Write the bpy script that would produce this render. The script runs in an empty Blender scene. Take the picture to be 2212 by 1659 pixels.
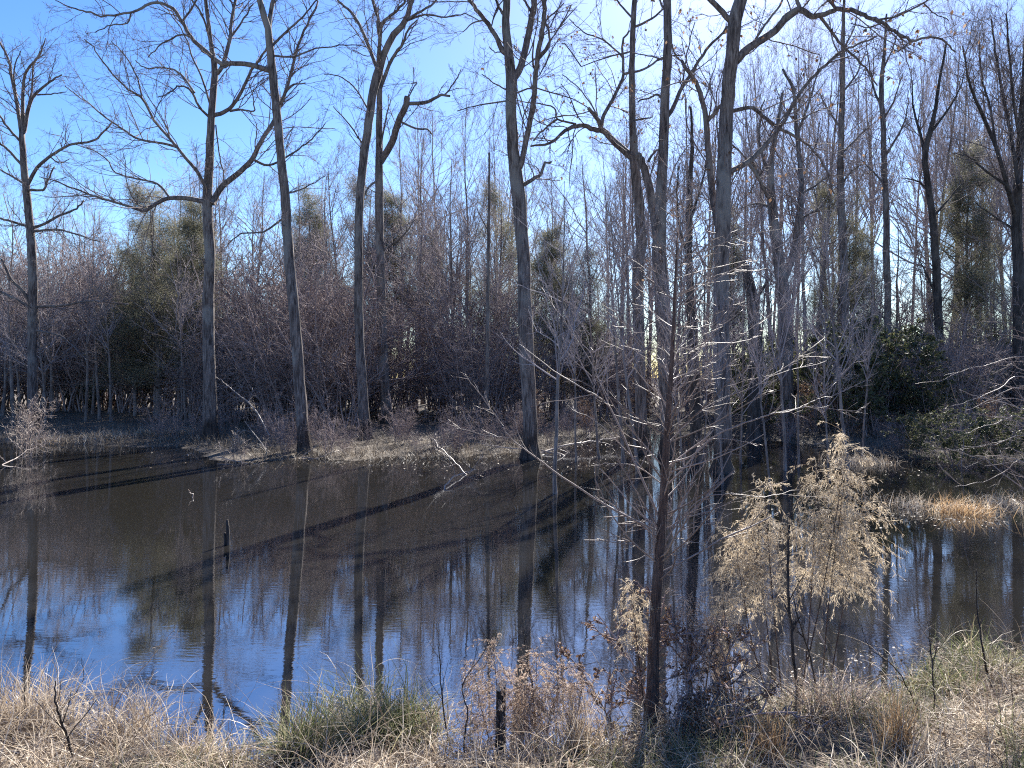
import bpy, math, random
import numpy as np
from mathutils import Vector

# ------------------------------------------------------------------ camera, sky, sun, exposure
scene = bpy.context.scene
COL = scene.collection
H = 2.7            # camera height above the water
F = 1661.0         # focal length, in units of a 2212 wide picture
HZ = 815.0         # horizon row
cam_data = bpy.data.cameras.new("camera")
cam = bpy.data.objects.new("camera", cam_data)
COL.objects.link(cam)
cam.location = (0, 0, H)
cam.rotation_euler = (math.radians(90), 0, 0)
cam_data.sensor_width = 36.0
cam_data.lens = 36.0 * F / 2212.0
cam_data.shift_y = -(829.5 - HZ) / 2212.0
cam_data.clip_start = 0.05
cam_data.clip_end = 6000
scene.camera = cam

SUN_AZ, SUN_EL = math.radians(17.2), math.radians(35.0)
world = bpy.data.worlds.new("World")
scene.world = world
world.use_nodes = True
wn, wl = world.node_tree.nodes, world.node_tree.links
wn.clear()
sky = wn.new("ShaderNodeTexSky")
sky.sky_type = 'NISHITA'
sky.sun_disc = False
sky.sun_elevation = SUN_EL
sky.sun_rotation = SUN_AZ
sky.air_density = 1.0
sky.dust_density = 0.25
sky.ozone_density = 3.0
bg = wn.new("ShaderNodeBackground")
bg.inputs[1].default_value = 0.052
wo = wn.new("ShaderNodeOutputWorld")
hs = wn.new("ShaderNodeHueSaturation"); hs.inputs['Saturation'].default_value = 1.28; hs.inputs['Hue'].default_value = 0.512
wl.new(sky.outputs[0], hs.inputs['Color']); wl.new(hs.outputs[0], bg.inputs[0])
wl.new(bg.outputs[0], wo.inputs[0])

sd = bpy.data.lights.new("sun", 'SUN')
sd.energy = 4.3
sd.angle = math.radians(0.53)
sd.color = (1.0, 0.95, 0.87)
sun = bpy.data.objects.new("sun", sd)
COL.objects.link(sun)
sdir = Vector((math.sin(SUN_AZ) * math.cos(SUN_EL), math.cos(SUN_AZ) * math.cos(SUN_EL), math.sin(SUN_EL)))
sun.rotation_euler = sdir.to_track_quat('Z', 'Y').to_euler()
sun.location = sdir * 60

scene.view_settings.view_transform = 'Standard'
scene.view_settings.look = 'None'
scene.view_settings.gamma = 1.0
scene.view_settings.use_curve_mapping = False
scene.view_settings.exposure = 2.15
scene.render.engine = 'CYCLES'
scene.cycles.max_bounces = 6
scene.cycles.diffuse_bounces = 3
scene.cycles.transmission_bounces = 3
scene.cycles.sample_clamp_indirect = 0.5
scene.cycles.sample_clamp_direct = 1.5
scene.cycles.filter_width = 1.15
scene.cycles.use_denoising = False
scene.cycles.denoiser = 'OPENIMAGEDENOISE'
scene.cycles.denoising_input_passes = 'RGB_ALBEDO_NORMAL'
scene.cycles.denoising_prefilter = 'ACCURATE'

rng = np.random.default_rng(7)

# ------------------------------------------------------------------ small helpers
def pos(u, v, Y):
    return np.array(((u - 1106.0) / F * Y, Y, H - (v - HZ) / F * Y))

def tag(o, label=None, cat=None, group=None, kind=None):
    if label: o["label"] = label
    if cat: o["category"] = cat
    if group: o["group"] = group
    if kind: o["kind"] = kind
    return o

def empty(name, loc, label, cat, group=None):
    o = bpy.data.objects.new(name, None)
    o.empty_display_size = 0.2
    COL.objects.link(o)
    o.location = [float(x) for x in loc]
    return tag(o, label, cat, group)

def norm(a):
    return a / np.maximum(np.linalg.norm(a, axis=-1, keepdims=True), 1e-9)

class MB:
    """collects geometry and links it as one mesh"""
    def __init__(self):
        self.v, self.q, self.t, self.n = [], [], [], 0
    def add(self, v, quads=None, tris=None):
        v = np.asarray(v, dtype=np.float32).reshape(-1, 3)
        if quads is not None and len(quads): self.q.append(np.asarray(quads, dtype=np.int64).reshape(-1, 4) + self.n)
        if tris is not None and len(tris): self.t.append(np.asarray(tris, dtype=np.int64).reshape(-1, 3) + self.n)
        self.v.append(v); self.n += len(v)
    def tubes(self, P, R, S=4, rough=0.0, cap=False):
        P = np.asarray(P, float); R = np.asarray(R, float)
        if P.ndim == 2: P = P[None]; R = R[None]
        B, N, _ = P.shape
        if B == 0: return
        T = norm(np.gradient(P, axis=1))
        m = norm(P[:, -1] - P[:, 0])
        ref = np.zeros((B, 3)); k = np.argmin(np.abs(m), axis=1); ref[np.arange(B), k] = 1
        n = norm(np.cross(T, ref[:, None, :])); b = np.cross(T, n)
        a = np.arange(S) * 2 * math.pi / S
        rr = np.repeat(R[:, :, None], S, axis=2)
        if rough > 0:
            lob = 1 + rough * np.sin(a * 3 + rng.uniform(0, 6, (B, 1, 1)) + np.linspace(0, 5, N)[None, :, None]) + rng.normal(0, rough * .5, (B, N, S))
            rr = rr * lob
        V = P[:, :, None, :] + rr[..., None] * (np.cos(a)[None, None, :, None] * n[:, :, None, :] + np.sin(a)[None, None, :, None] * b[:, :, None, :])
        i = np.arange(N - 1)[:, None]; j = np.arange(S)[None, :]; j2 = (j + 1) % S
        q = np.stack([i * S + j, i * S + j2, (i + 1) * S + j2, (i + 1) * S + j], -1).reshape(-1, 4)
        Q = (np.arange(B)[:, None, None] * (N * S) + q[None]).reshape(-1, 4)
        base = self.n
        self.add(V, Q)
        if cap:
            for bi in range(B):
                for e, idx in ((0, 0), (N - 1, N - 1)):
                    c = np.asarray(P[bi, idx]); ring = base + bi * N * S + idx * S
                    self.v.append(c[None].astype(np.float32)); ci = self.n; self.n += 1
                    self.t.append(np.array([[ring + s, ring + (s + 1) % S, ci] for s in range(S)]))
    def blades(self, P, W, side):
        """flat bent strips: P (B,N,3) spine, W (B,N) half widths, side (B,3)"""
        B, N, _ = P.shape
        V = np.stack([P - side[:, None] * W[..., None], P + side[:, None] * W[..., None]], 2)
        i = np.arange(N - 1)
        q = np.stack([i * 2, i * 2 + 1, i * 2 + 3, i * 2 + 2], -1)
        Q = (np.arange(B)[:, None, None] * (2 * N) + q[None]).reshape(-1, 4)
        self.add(V, Q)
    def cards(self, C, L, Wd, d, s):
        """small leaf shapes (kite of two triangles): centre, length, width, direction, side"""
        B = len(C)
        mid = C + d * (L * 0.45)[:, None]
        V = np.stack([C, mid + s * Wd[:, None], C + d * L[:, None], mid - s * Wd[:, None]], 1)
        t = np.array([[0, 1, 3], [1, 2, 3]])
        self.add(V, None, (np.arange(B)[:, None, None] * 4 + t[None]).reshape(-1, 3))
    def mesh(self, name, mat, smooth=True):
        me = bpy.data.meshes.new(name)
        V = np.concatenate(self.v) if self.v else np.zeros((0, 3), np.float32)
        Q = np.concatenate(self.q) if self.q else np.zeros((0, 4), np.int64)
        T = np.concatenate(self.t) if self.t else np.zeros((0, 3), np.int64)
        me.vertices.add(len(V)); me.vertices.foreach_set("co", V.ravel())
        me.loops.add(Q.size + T.size)
        me.loops.foreach_set("vertex_index", np.concatenate([Q.ravel(), T.ravel()]).astype(np.int32))
        me.polygons.add(len(Q) + len(T))
        ls = np.concatenate([np.arange(len(Q)) * 4, Q.size + np.arange(len(T)) * 3]).astype(np.int32)
        me.polygons.foreach_set("loop_start", ls)
        me.polygons.foreach_set("use_smooth", np.full(len(Q) + len(T), smooth, dtype=bool))
        me.update(calc_edges=True)
        for m in (mat if isinstance(mat, (list, tuple)) else [mat]): me.materials.append(m)
        return me
    def build(self, name, mat, parent=None, smooth=True, kind=None, origin=None):
        if origin is not None:
            off = np.asarray(origin, np.float32)
            self.v = [v - off for v in self.v]
        o = bpy.data.objects.new(name, self.mesh(name, mat, smooth))
        COL.objects.link(o)
        if parent is not None: o.parent = parent
        if kind: o["kind"] = kind
        return o

def copy_tree(o, parent=None):
    c = o.copy(); COL.objects.link(c)
    if parent is not None: c.parent = parent
    for ch in list(o.children): copy_tree(ch, c)
    return c

def smooth_line(pts, per=4):
    """Catmull-Rom through points"""
    p = np.asarray(pts, float)
    if len(p) < 3:
        t = np.linspace(0, 1, per * (len(p) - 1) + 1)[:, None]
        return p[0] * (1 - t) + p[-1] * t
    e = np.vstack([2 * p[0] - p[1], p, 2 * p[-1] - p[-2]])
    out = []
    for i in range(1, len(e) - 2):
        a, b, c, d = e[i - 1], e[i], e[i + 1], e[i + 2]
        for t in np.arange(per) / per:
            out.append(0.5 * ((2 * b) + (-a + c) * t + (2 * a - 5 * b + 4 * c - d) * t * t + (-a + 3 * b - 3 * c + d) * t ** 3))
    out.append(p[-1])
    return np.array(out)

def resample(P, n):
    P = np.asarray(P, float)
    s = np.concatenate([[0], np.cumsum(np.linalg.norm(np.diff(P[:, :3], axis=0), axis=1))])
    t = np.linspace(0, s[-1], n)
    return np.stack([np.interp(t, s, P[:, k]) for k in range(P.shape[1])], -1)

def grow(r, P, R, n, t0, t1, ang, ln, npts, wig, up, rr, rmin, tip=0.45, absolute=False, shape=0.5):
    """children of every branch at once. P (B,N,3) R (B,N)"""
    B, N, _ = P.shape
    if B == 0: return np.zeros((0, npts, 3)), np.zeros((0, npts))
    plen = np.linalg.norm(np.diff(P, axis=1), axis=2).sum(1)
    cnt = np.full(B, n) if np.isscalar(n) else np.asarray(n)
    cnt = np.floor(cnt + r.random(B)).astype(int)
    idx = np.repeat(np.arange(B), cnt)
    C = len(idx)
    t = r.uniform(t0, t1, C)
    f = t * (N - 1) * 0.999; i = f.astype(int); w = (f - i)[:, None]
    p0 = P[idx, i] * (1 - w) + P[idx, i + 1] * w
    T = norm(P[idx, i + 1] - P[idx, i])
    rp = R[idx, i] * (1 - w[:, 0]) + R[idx, i + 1] * w[:, 0]
    ref = norm(r.normal(size=(C, 3)))
    nn = norm(np.cross(T, ref))
    a = r.uniform(ang[0], ang[1], C)[:, None]
    d = np.cos(a) * T + np.sin(a) * nn
    d[:, 2] += up; d = norm(d)
    L = r.uniform(ln[0], ln[1], C) * (1 if absolute else plen[idx]) * (1 - shape * t)
    out = np.zeros((C, npts, 3)); out[:, 0] = p0
    for k in range(1, npts):
        out[:, k] = out[:, k - 1] + d * (L / (npts - 1))[:, None]
        d = d + r.normal(0, wig, (C, 3)); d[:, 2] += up * 0.5; d = norm(d)
    r0 = np.maximum(rmin, np.minimum(rp * 0.85, rp * rr * r.uniform(0.8, 1.15, C)))
    RR = r0[:, None] * np.linspace(1, tip, npts)[None]
    return out, RR

# ------------------------------------------------------------------ materials
def nodes(name):
    m = bpy.data.materials.new(name); m.use_nodes = True
    nt = m.node_tree; nt.nodes.clear()
    out = nt.nodes.new("ShaderNodeOutputMaterial")
    return m, nt, out

def ramp(nt, stops):
    cr = nt.nodes.new("ShaderNodeValToRGB")
    el = cr.color_ramp.elements
    while len(el) < len(stops): el.new(0.5)
    for e, (p, c) in zip(el, stops): e.position = p; e.color = (*c, 1)
    return cr

def noise(nt, scale, detail=4, rough=0.6, stretch=(1, 1, 1), coord="Object"):
    tc = nt.nodes.new("ShaderNodeTexCoord"); mp = nt.nodes.new("ShaderNodeMapping")
    mp.inputs["Scale"].default_value = stretch
    nz = nt.nodes.new("ShaderNodeTexNoise")
    nz.inputs["Scale"].default_value = scale; nz.inputs["Detail"].default_value = detail; nz.inputs["Roughness"].default_value = rough
    nt.links.new(tc.outputs[coord], mp.inputs[0]); nt.links.new(mp.outputs[0], nz.inputs["Vector"])
    return nz

def bark(name, c0, c1, c2, scale=9, bump=0.6, moss=None, stain=False):
    m, nt, out = nodes(name)
    b = nt.nodes.new("ShaderNodeBsdfPrincipled"); b.inputs["Roughness"].default_value = 0.92
    b.inputs["Specular IOR Level"].default_value = 0.25
    n1 = noise(nt, scale, 5, 0.65, (1, 1, 0.16))
    n2 = noise(nt, 1.3, 3, 0.6, (1, 1, 0.5))
    cr = ramp(nt, [(0.40, c0), (0.50, c1), (0.62, c2)])
    n3 = noise(nt, scale * 3.2, 4, 0.7, (1, 1, 0.10))
    avg = nt.nodes.new("ShaderNodeMath"); avg.operation = 'MULTIPLY_ADD'; avg.inputs[1].default_value = 0.55
    sc_ = nt.nodes.new("ShaderNodeMath"); sc_.operation = 'MULTIPLY'; sc_.inputs[1].default_value = 0.45
    nt.links.new(n1.outputs[0], sc_.inputs[0]); nt.links.new(n3.outputs[0], avg.inputs[0]); nt.links.new(sc_.outputs[0], avg.inputs[2])
    n1 = avg
    nt.links.new(n1.outputs[0], cr.inputs[0])
    mix = nt.nodes.new("ShaderNodeMixRGB"); mix.blend_type = 'MIX'
    mr = ramp(nt, [(0.52, (0, 0, 0)), (0.64, (0.8, 0.8, 0.8))])
    nt.links.new(n2.outputs[0], mr.inputs[0]); nt.links.new(mr.outputs[0], mix.inputs[0])
    nt.links.new(cr.outputs[0], mix.inputs[1])
    mix.inputs[2].default_value = (*(moss or c2), 1)
    last = mix
    if stain:   # mud and damp left by the flood on the foot of the trunk
        tc = nt.nodes.new("ShaderNodeTexCoord"); sx = nt.nodes.new("ShaderNodeSeparateXYZ")
        nt.links.new(tc.outputs["Object"], sx.inputs[0])
        n4 = noise(nt, 2.5, 3, 0.6, (1, 1, 0.4))
        ad = nt.nodes.new("ShaderNodeMath"); ad.operation = 'MULTIPLY_ADD'; ad.inputs[1].default_value = -1.6
        nt.links.new(n4.outputs[0], ad.inputs[0]); nt.links.new(sx.outputs[2], ad.inputs[2])
        sr = ramp(nt, [(0.0, (0.36, 0.33, 0.31)), (0.45, (1, 1, 1))])
        nt.links.new(ad.outputs[0], sr.inputs[0])
        last = nt.nodes.new("ShaderNodeMixRGB"); last.blend_type = 'MULTIPLY'; last.inputs[0].default_value = 1
        nt.links.new(mix.outputs[0], last.inputs[1]); nt.links.new(sr.outputs[0], last.inputs[2])
    nt.links.new(last.outputs[0], b.inputs["Base Color"])
    bp = nt.nodes.new("ShaderNodeBump"); bp.inputs["Strength"].default_value = bump; bp.inputs["Distance"].default_value = 0.05
    nt.links.new(n1.outputs[0], bp.inputs["Height"]); nt.links.new(bp.outputs[0], b.inputs["Normal"])
    nt.links.new(b.outputs[0], out.inputs[0])
    return m

def twigmat(name, ca, cb, spec=0.3, rough=0.6):
    m, nt, out = nodes(name)
    b = nt.nodes.new("ShaderNodeBsdfPrincipled"); b.inputs["Roughness"].default_value = rough
    b.inputs["Specular IOR Level"].default_value = spec
    g = nt.nodes.new("ShaderNodeNewGeometry")
    cr = ramp(nt, [(0, ca), (1, cb)])
    nt.links.new(g.outputs["Random Per Island"], cr.inputs[0]); nt.links.new(cr.outputs[0], b.inputs["Base Color"])
    nt.links.new(b.outputs[0], out.inputs[0])
    return m

def leafmat(name, stops, trans=0.4, gloss=0.0):
    m, nt, out = nodes(name)
    g = nt.nodes.new("ShaderNodeNewGeometry")
    cr = ramp(nt, stops)
    nt.links.new(g.outputs["Random Per Island"], cr.inputs[0])
    d = nt.nodes.new("ShaderNodeBsdfPrincipled"); d.inputs["Roughness"].default_value = 0.55
    d.inputs["Specular IOR Level"].default_value = 0.2 + gloss
    t = nt.nodes.new("ShaderNodeBsdfTranslucent")
    nt.links.new(cr.outputs[0], d.inputs["Base Color"]); nt.links.new(cr.outputs[0], t.inputs["Color"])
    mx = nt.nodes.new("ShaderNodeMixShader"); mx.inputs[0].default_value = trans
    nt.links.new(d.outputs[0], mx.inputs[1]); nt.links.new(t.outputs[0], mx.inputs[2])
    nt.links.new(mx.outputs[0], out.inputs[0])
    return m

M_bark = bark("grey bark", (0.042, 0.033, 0.031), (0.128, 0.105, 0.097), (0.25, 0.215, 0.198), 7, 1.0, (0.22, 0.205, 0.19), True)
M_bark_dark = bark("dark wet bark", (0.018, 0.015, 0.014), (0.05, 0.043, 0.04), (0.10, 0.088, 0.08), 8, 0.9)
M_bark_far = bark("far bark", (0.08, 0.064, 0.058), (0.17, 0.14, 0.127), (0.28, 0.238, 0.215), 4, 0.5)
M_bark_red = bark("young brown bark", (0.045, 0.03, 0.025), (0.10, 0.07, 0.058), (0.17, 0.125, 0.10), 30, 0.4)
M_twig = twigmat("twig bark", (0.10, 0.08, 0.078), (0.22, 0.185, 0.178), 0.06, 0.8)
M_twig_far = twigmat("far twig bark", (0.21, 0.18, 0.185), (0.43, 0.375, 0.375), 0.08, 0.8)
M_twig_brush = twigmat("thicket twig bark", (0.14, 0.108, 0.104), (0.38, 0.305, 0.29), 0.08, 0.8)
M_twig_pale = twigmat("pale sapling twig bark", (0.15, 0.108, 0.088), (0.37, 0.295, 0.25), 0.4, 0.5)
M_needle = leafmat("pine needles", [(0, (0.10, 0.105, 0.07)), (0.6, (0.19, 0.19, 0.13)), (1, (0.30, 0.27, 0.20))], 0.5)
M_green_leaf = leafmat("evergreen leaves", [(0, (0.03, 0.04, 0.02)), (0.6, (0.085, 0.10, 0.045)), (1, (0.17, 0.16, 0.07))], 0.4, 0.2)
M_brown_leaf = leafmat("dry brown leaves", [(0, (0.10, 0.055, 0.03)), (0.6, (0.2, 0.12, 0.07)), (1, (0.34, 0.24, 0.16))], 0.35)
M_dry = leafmat("dry grass blades", [(0, (0.17, 0.12, 0.085)), (0.35, (0.36, 0.28, 0.20)), (0.8, (0.57, 0.475, 0.36)), (1, (0.74, 0.66, 0.54))], 0.35)
M_weeds = leafmat("withered weeds", [(0, (0.10, 0.07, 0.05)), (0.5, (0.24, 0.18, 0.135)), (0.85, (0.42, 0.34, 0.27)), (1, (0.68, 0.6, 0.52))], 0.3)
M_green = leafmat("green grass blades", [(0, (0.07, 0.085, 0.035)), (0.5, (0.13, 0.15, 0.06)), (0.8, (0.24, 0.24, 0.12)), (1, (0.42, 0.37, 0.23))], 0.4)
M_orange = leafmat("orange sedge blades", [(0, (0.24, 0.14, 0.07)), (0.6, (0.45, 0.30, 0.16)), (1, (0.62, 0.47, 0.30))], 0.4)
M_fennel = leafmat("dead fennel plumes", [(0, (0.30, 0.235, 0.165)), (0.5, (0.53, 0.435, 0.31)), (1, (0.74, 0.65, 0.51))], 0.45)
M_fennel_brown = leafmat("dead brown plumes", [(0, (0.18, 0.12, 0.09)), (0.5, (0.42, 0.32, 0.25)), (1, (0.70, 0.60, 0.51))], 0.4)
M_litter = leafmat("leaf litter", [(0, (0.07, 0.048, 0.034)), (0.7, (0.20, 0.15, 0.105)), (0.95, (0.32, 0.25, 0.19)), (1, (0.5, 0.43, 0.36))], 0.2)
M_brush_low = leafmat("low dead brush", [(0, (0.05, 0.04, 0.03)), (0.7, (0.16, 0.13, 0.10)), (1, (0.40, 0.34, 0.27))], 0.3)

# ground
M_ground, nt, out = nodes("woodland soil and litter")
b = nt.nodes.new("ShaderNodeBsdfPrincipled"); b.inputs["Roughness"].default_value = 0.95
n1 = noise(nt, 5, 8, 0.7); n2 = noise(nt, 0.6, 4, 0.6)
cr = ramp(nt, [(0.3, (0.035, 0.027, 0.02)), (0.5, (0.09, 0.068, 0.048)), (0.7, (0.17, 0.13, 0.09))])
nt.links.new(n1.outputs[0], cr.inputs[0])
mx = nt.nodes.new("ShaderNodeMixRGB"); mx.blend_type = 'MULTIPLY'; mx.inputs[0].default_value = 0.6
cr2 = ramp(nt, [(0.35, (0.45, 0.42, 0.4)), (0.65, (1, 1, 0.95))])
nt.links.new(n2.outputs[0], cr2.inputs[0]); nt.links.new(cr.outputs[0], mx.inputs[1]); nt.links.new(cr2.outputs[0], mx.inputs[2])
nt.links.new(mx.outputs[0], b.inputs["Base Color"])
bp = nt.nodes.new("ShaderNodeBump"); bp.inputs["Strength"].default_value = 0.7; bp.inputs["Distance"].default_value = 0.06
nt.links.new(n1.outputs[0], bp.inputs["Height"]); nt.links.new(bp.outputs[0], b.inputs["Normal"])
nt.links.new(b.outputs[0], out.inputs[0])

# water: muddy body under a mirror of sky and trees, ruffled in patches
M_water, nt, out = nodes("muddy flood water")
dif = nt.nodes.new("ShaderNodeBsdfDiffuse"); dif.inputs["Color"].default_value = (0.0145, 0.0134, 0.0115, 1)
gl = nt.nodes.new("ShaderNodeBsdfGlossy"); gl.inputs["Roughness"].default_value = 0.015
gl.inputs["Color"].default_value = (0.93, 0.95, 1.0, 1)
fr = nt.nodes.new("ShaderNodeFresnel"); fr.inputs["IOR"].default_value = 4.4
mxs = nt.nodes.new("ShaderNodeMixShader")
na = noise(nt, 4.5, 2, 0.5, (0.8, 2.6, 1))
nb = noise(nt, 17, 2, 0.5, (0.8, 2.4, 1))
nc = noise(nt, 0.35, 3, 0.5, (0.7, 1.5, 1))
patch = ramp(nt, [(0.36, (0.12, 0.12, 0.12)), (0.62, (1, 1, 1))])
nt.links.new(nc.outputs[0], patch.inputs[0])
addm = nt.nodes.new("ShaderNodeMath"); addm.operation = 'MULTIPLY_ADD'; addm.inputs[1].default_value = 0.28
nt.links.new(nb.outputs[0], addm.inputs[0]); nt.links.new(na.outputs[0], addm.inputs[2])
mul = nt.nodes.new("ShaderNodeMath"); mul.operation = 'MULTIPLY'
nt.links.new(addm.outputs[0], mul.inputs[0]); nt.links.new(patch.outputs[0], mul.inputs[1])
bp = nt.nodes.new("ShaderNodeBump"); bp.inputs["Strength"].default_value = 1.0; bp.inputs["Distance"].default_value = 0.0010
nt.links.new(mul.outputs[0], bp.inputs["Height"])
nt.links.new(bp.outputs[0], gl.inputs["Normal"])
nt.links.new(bp.outputs[0], fr.inputs["Normal"])
nt.links.new(fr.outputs[0], mxs.inputs[0]); nt.links.new(dif.outputs[0], mxs.inputs[1]); nt.links.new(gl.outputs[0], mxs.inputs[2])
nt.links.new(mxs.outputs[0], out.inputs[0])

# cut wood
M_cut, nt, out = nodes("fresh cut wood")
b = nt.nodes.new("ShaderNodeBsdfPrincipled"); b.inputs["Roughness"].default_value = 0.8
nz = noise(nt, 60, 3, 0.6); cr = ramp(nt, [(0.3, (0.42, 0.34, 0.25)), (0.7, (0.62, 0.54, 0.42))])
nt.links.new(nz.outputs[0], cr.inputs[0]); nt.links.new(cr.outputs[0], b.inputs["Base Color"]); nt.links.new(b.outputs[0], out.inputs[0])

# ------------------------------------------------------------------ ground and water
NEAR_X = [-60, -4.0, -3.0, -2.2, -1.6, -1.1, -0.5, 0.0, 0.8, 1.5, 2.5, 4.0, 6.0, 60]
NEAR_Y = [8.0, 6.05, 5.65, 5.25, 5.4, 5.95, 5.6, 5.4, 5.65, 6.0, 6.35, 6.9, 7.3, 10]
FAR_X = [-80, -22, -13, -10, -6, -1, 1.5, 3, 6, 10, 12, 13, 17, 22, 80]
FAR_Y = [36, 31.5, 30, 25.2, 25.6, 26, 28, 34, 37, 36, 30, 26.5, 25.5, 26, 34]
def gz(X, Y):
    X = np.asarray(X, float); Y = np.asarray(Y, float)
    n = (0.5 * np.sin(X * 1.7 + Y * 0.9) + 0.35 * np.sin(X * 3.1 - Y * 2.3 + 1.0) + 0.3 * np.sin(X * 0.55 + 2) * np.cos(Y * 0.6)
         + 0.25 * np.sin(X * 6.3 + Y * 5.1))
    near = 0.18 * (np.interp(X, NEAR_X, NEAR_Y) - Y + 0.16 * n)
    d = Y - np.interp(X, FAR_X, FAR_Y)
    far = np.where(d > 0, np.minimum(0.05 * d, 0.12 + 0.012 * d), 0.06 * d) + 0.06 * n
    far = np.minimum(far, 0.75 + 0.05 * n)
    return np.maximum(np.maximum(near, far), -0.45)
def lines(lo, hi, fine, segs):
    out = [lo]
    for a, bnd in segs:
        while out[-1] < bnd: out.append(out[-1] + a)
    return np.array(out)
xs = np.concatenate([-np.geomspace(1500, 32, 14), np.arange(-30, -7, 1.0), np.arange(-7, 8.01, 0.2), np.arange(9, 31, 1.0), np.geomspace(32, 1500, 14)])
ys = np.concatenate([np.arange(-30, 3, 3.0), np.arange(3, 10, 0.2), np.arange(10, 70, 1.0), np.geomspace(72, 2500, 24)])
gx, gy = np.meshgrid(xs, ys)
gv = np.stack([gx, gy, gz(gx, gy)], -1)
ny, nx = gx.shape
i = np.arange(ny - 1)[:, None]; j = np.arange(nx - 1)[None]
mb = MB(); mb.add(gv, np.stack([i * nx + j, i * nx + j + 1, (i + 1) * nx + j + 1, (i + 1) * nx + j], -1).reshape(-1, 4))
tag(mb.build("ground", M_ground), kind="structure")
mb = MB()
wx = np.array([-300, -60, -20, -8, 0, 8, 20, 60, 300.]); wy = np.array([2.5, 8, 14, 20, 30, 45, 80, 160.])
gx, gy = np.meshgrid(wx, wy); ny, nx = gx.shape
i = np.arange(ny - 1)[:, None]; j = np.arange(nx - 1)[None]
mb.add(np.stack([gx, gy, gx * 0], -1), np.stack([i * nx + j, i * nx + j + 1, (i + 1) * nx + j + 1, (i + 1) * nx + j], -1).reshape(-1, 4))
tag(mb.build("water", M_water), kind="structure")

def ground_at(u, v):
    """where the sight line through a picture point meets the near bank"""
    Y = np.linspace(3.5, 12, 1700); X = (u - 1106) / F * Y; Z = H - (v - HZ) / F * Y
    k = np.argmax(Z <= np.maximum(gz(X, Y), 0)); return np.array((X[k], Y[k], max(float(gz(X[k], Y[k])), 0)))

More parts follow.
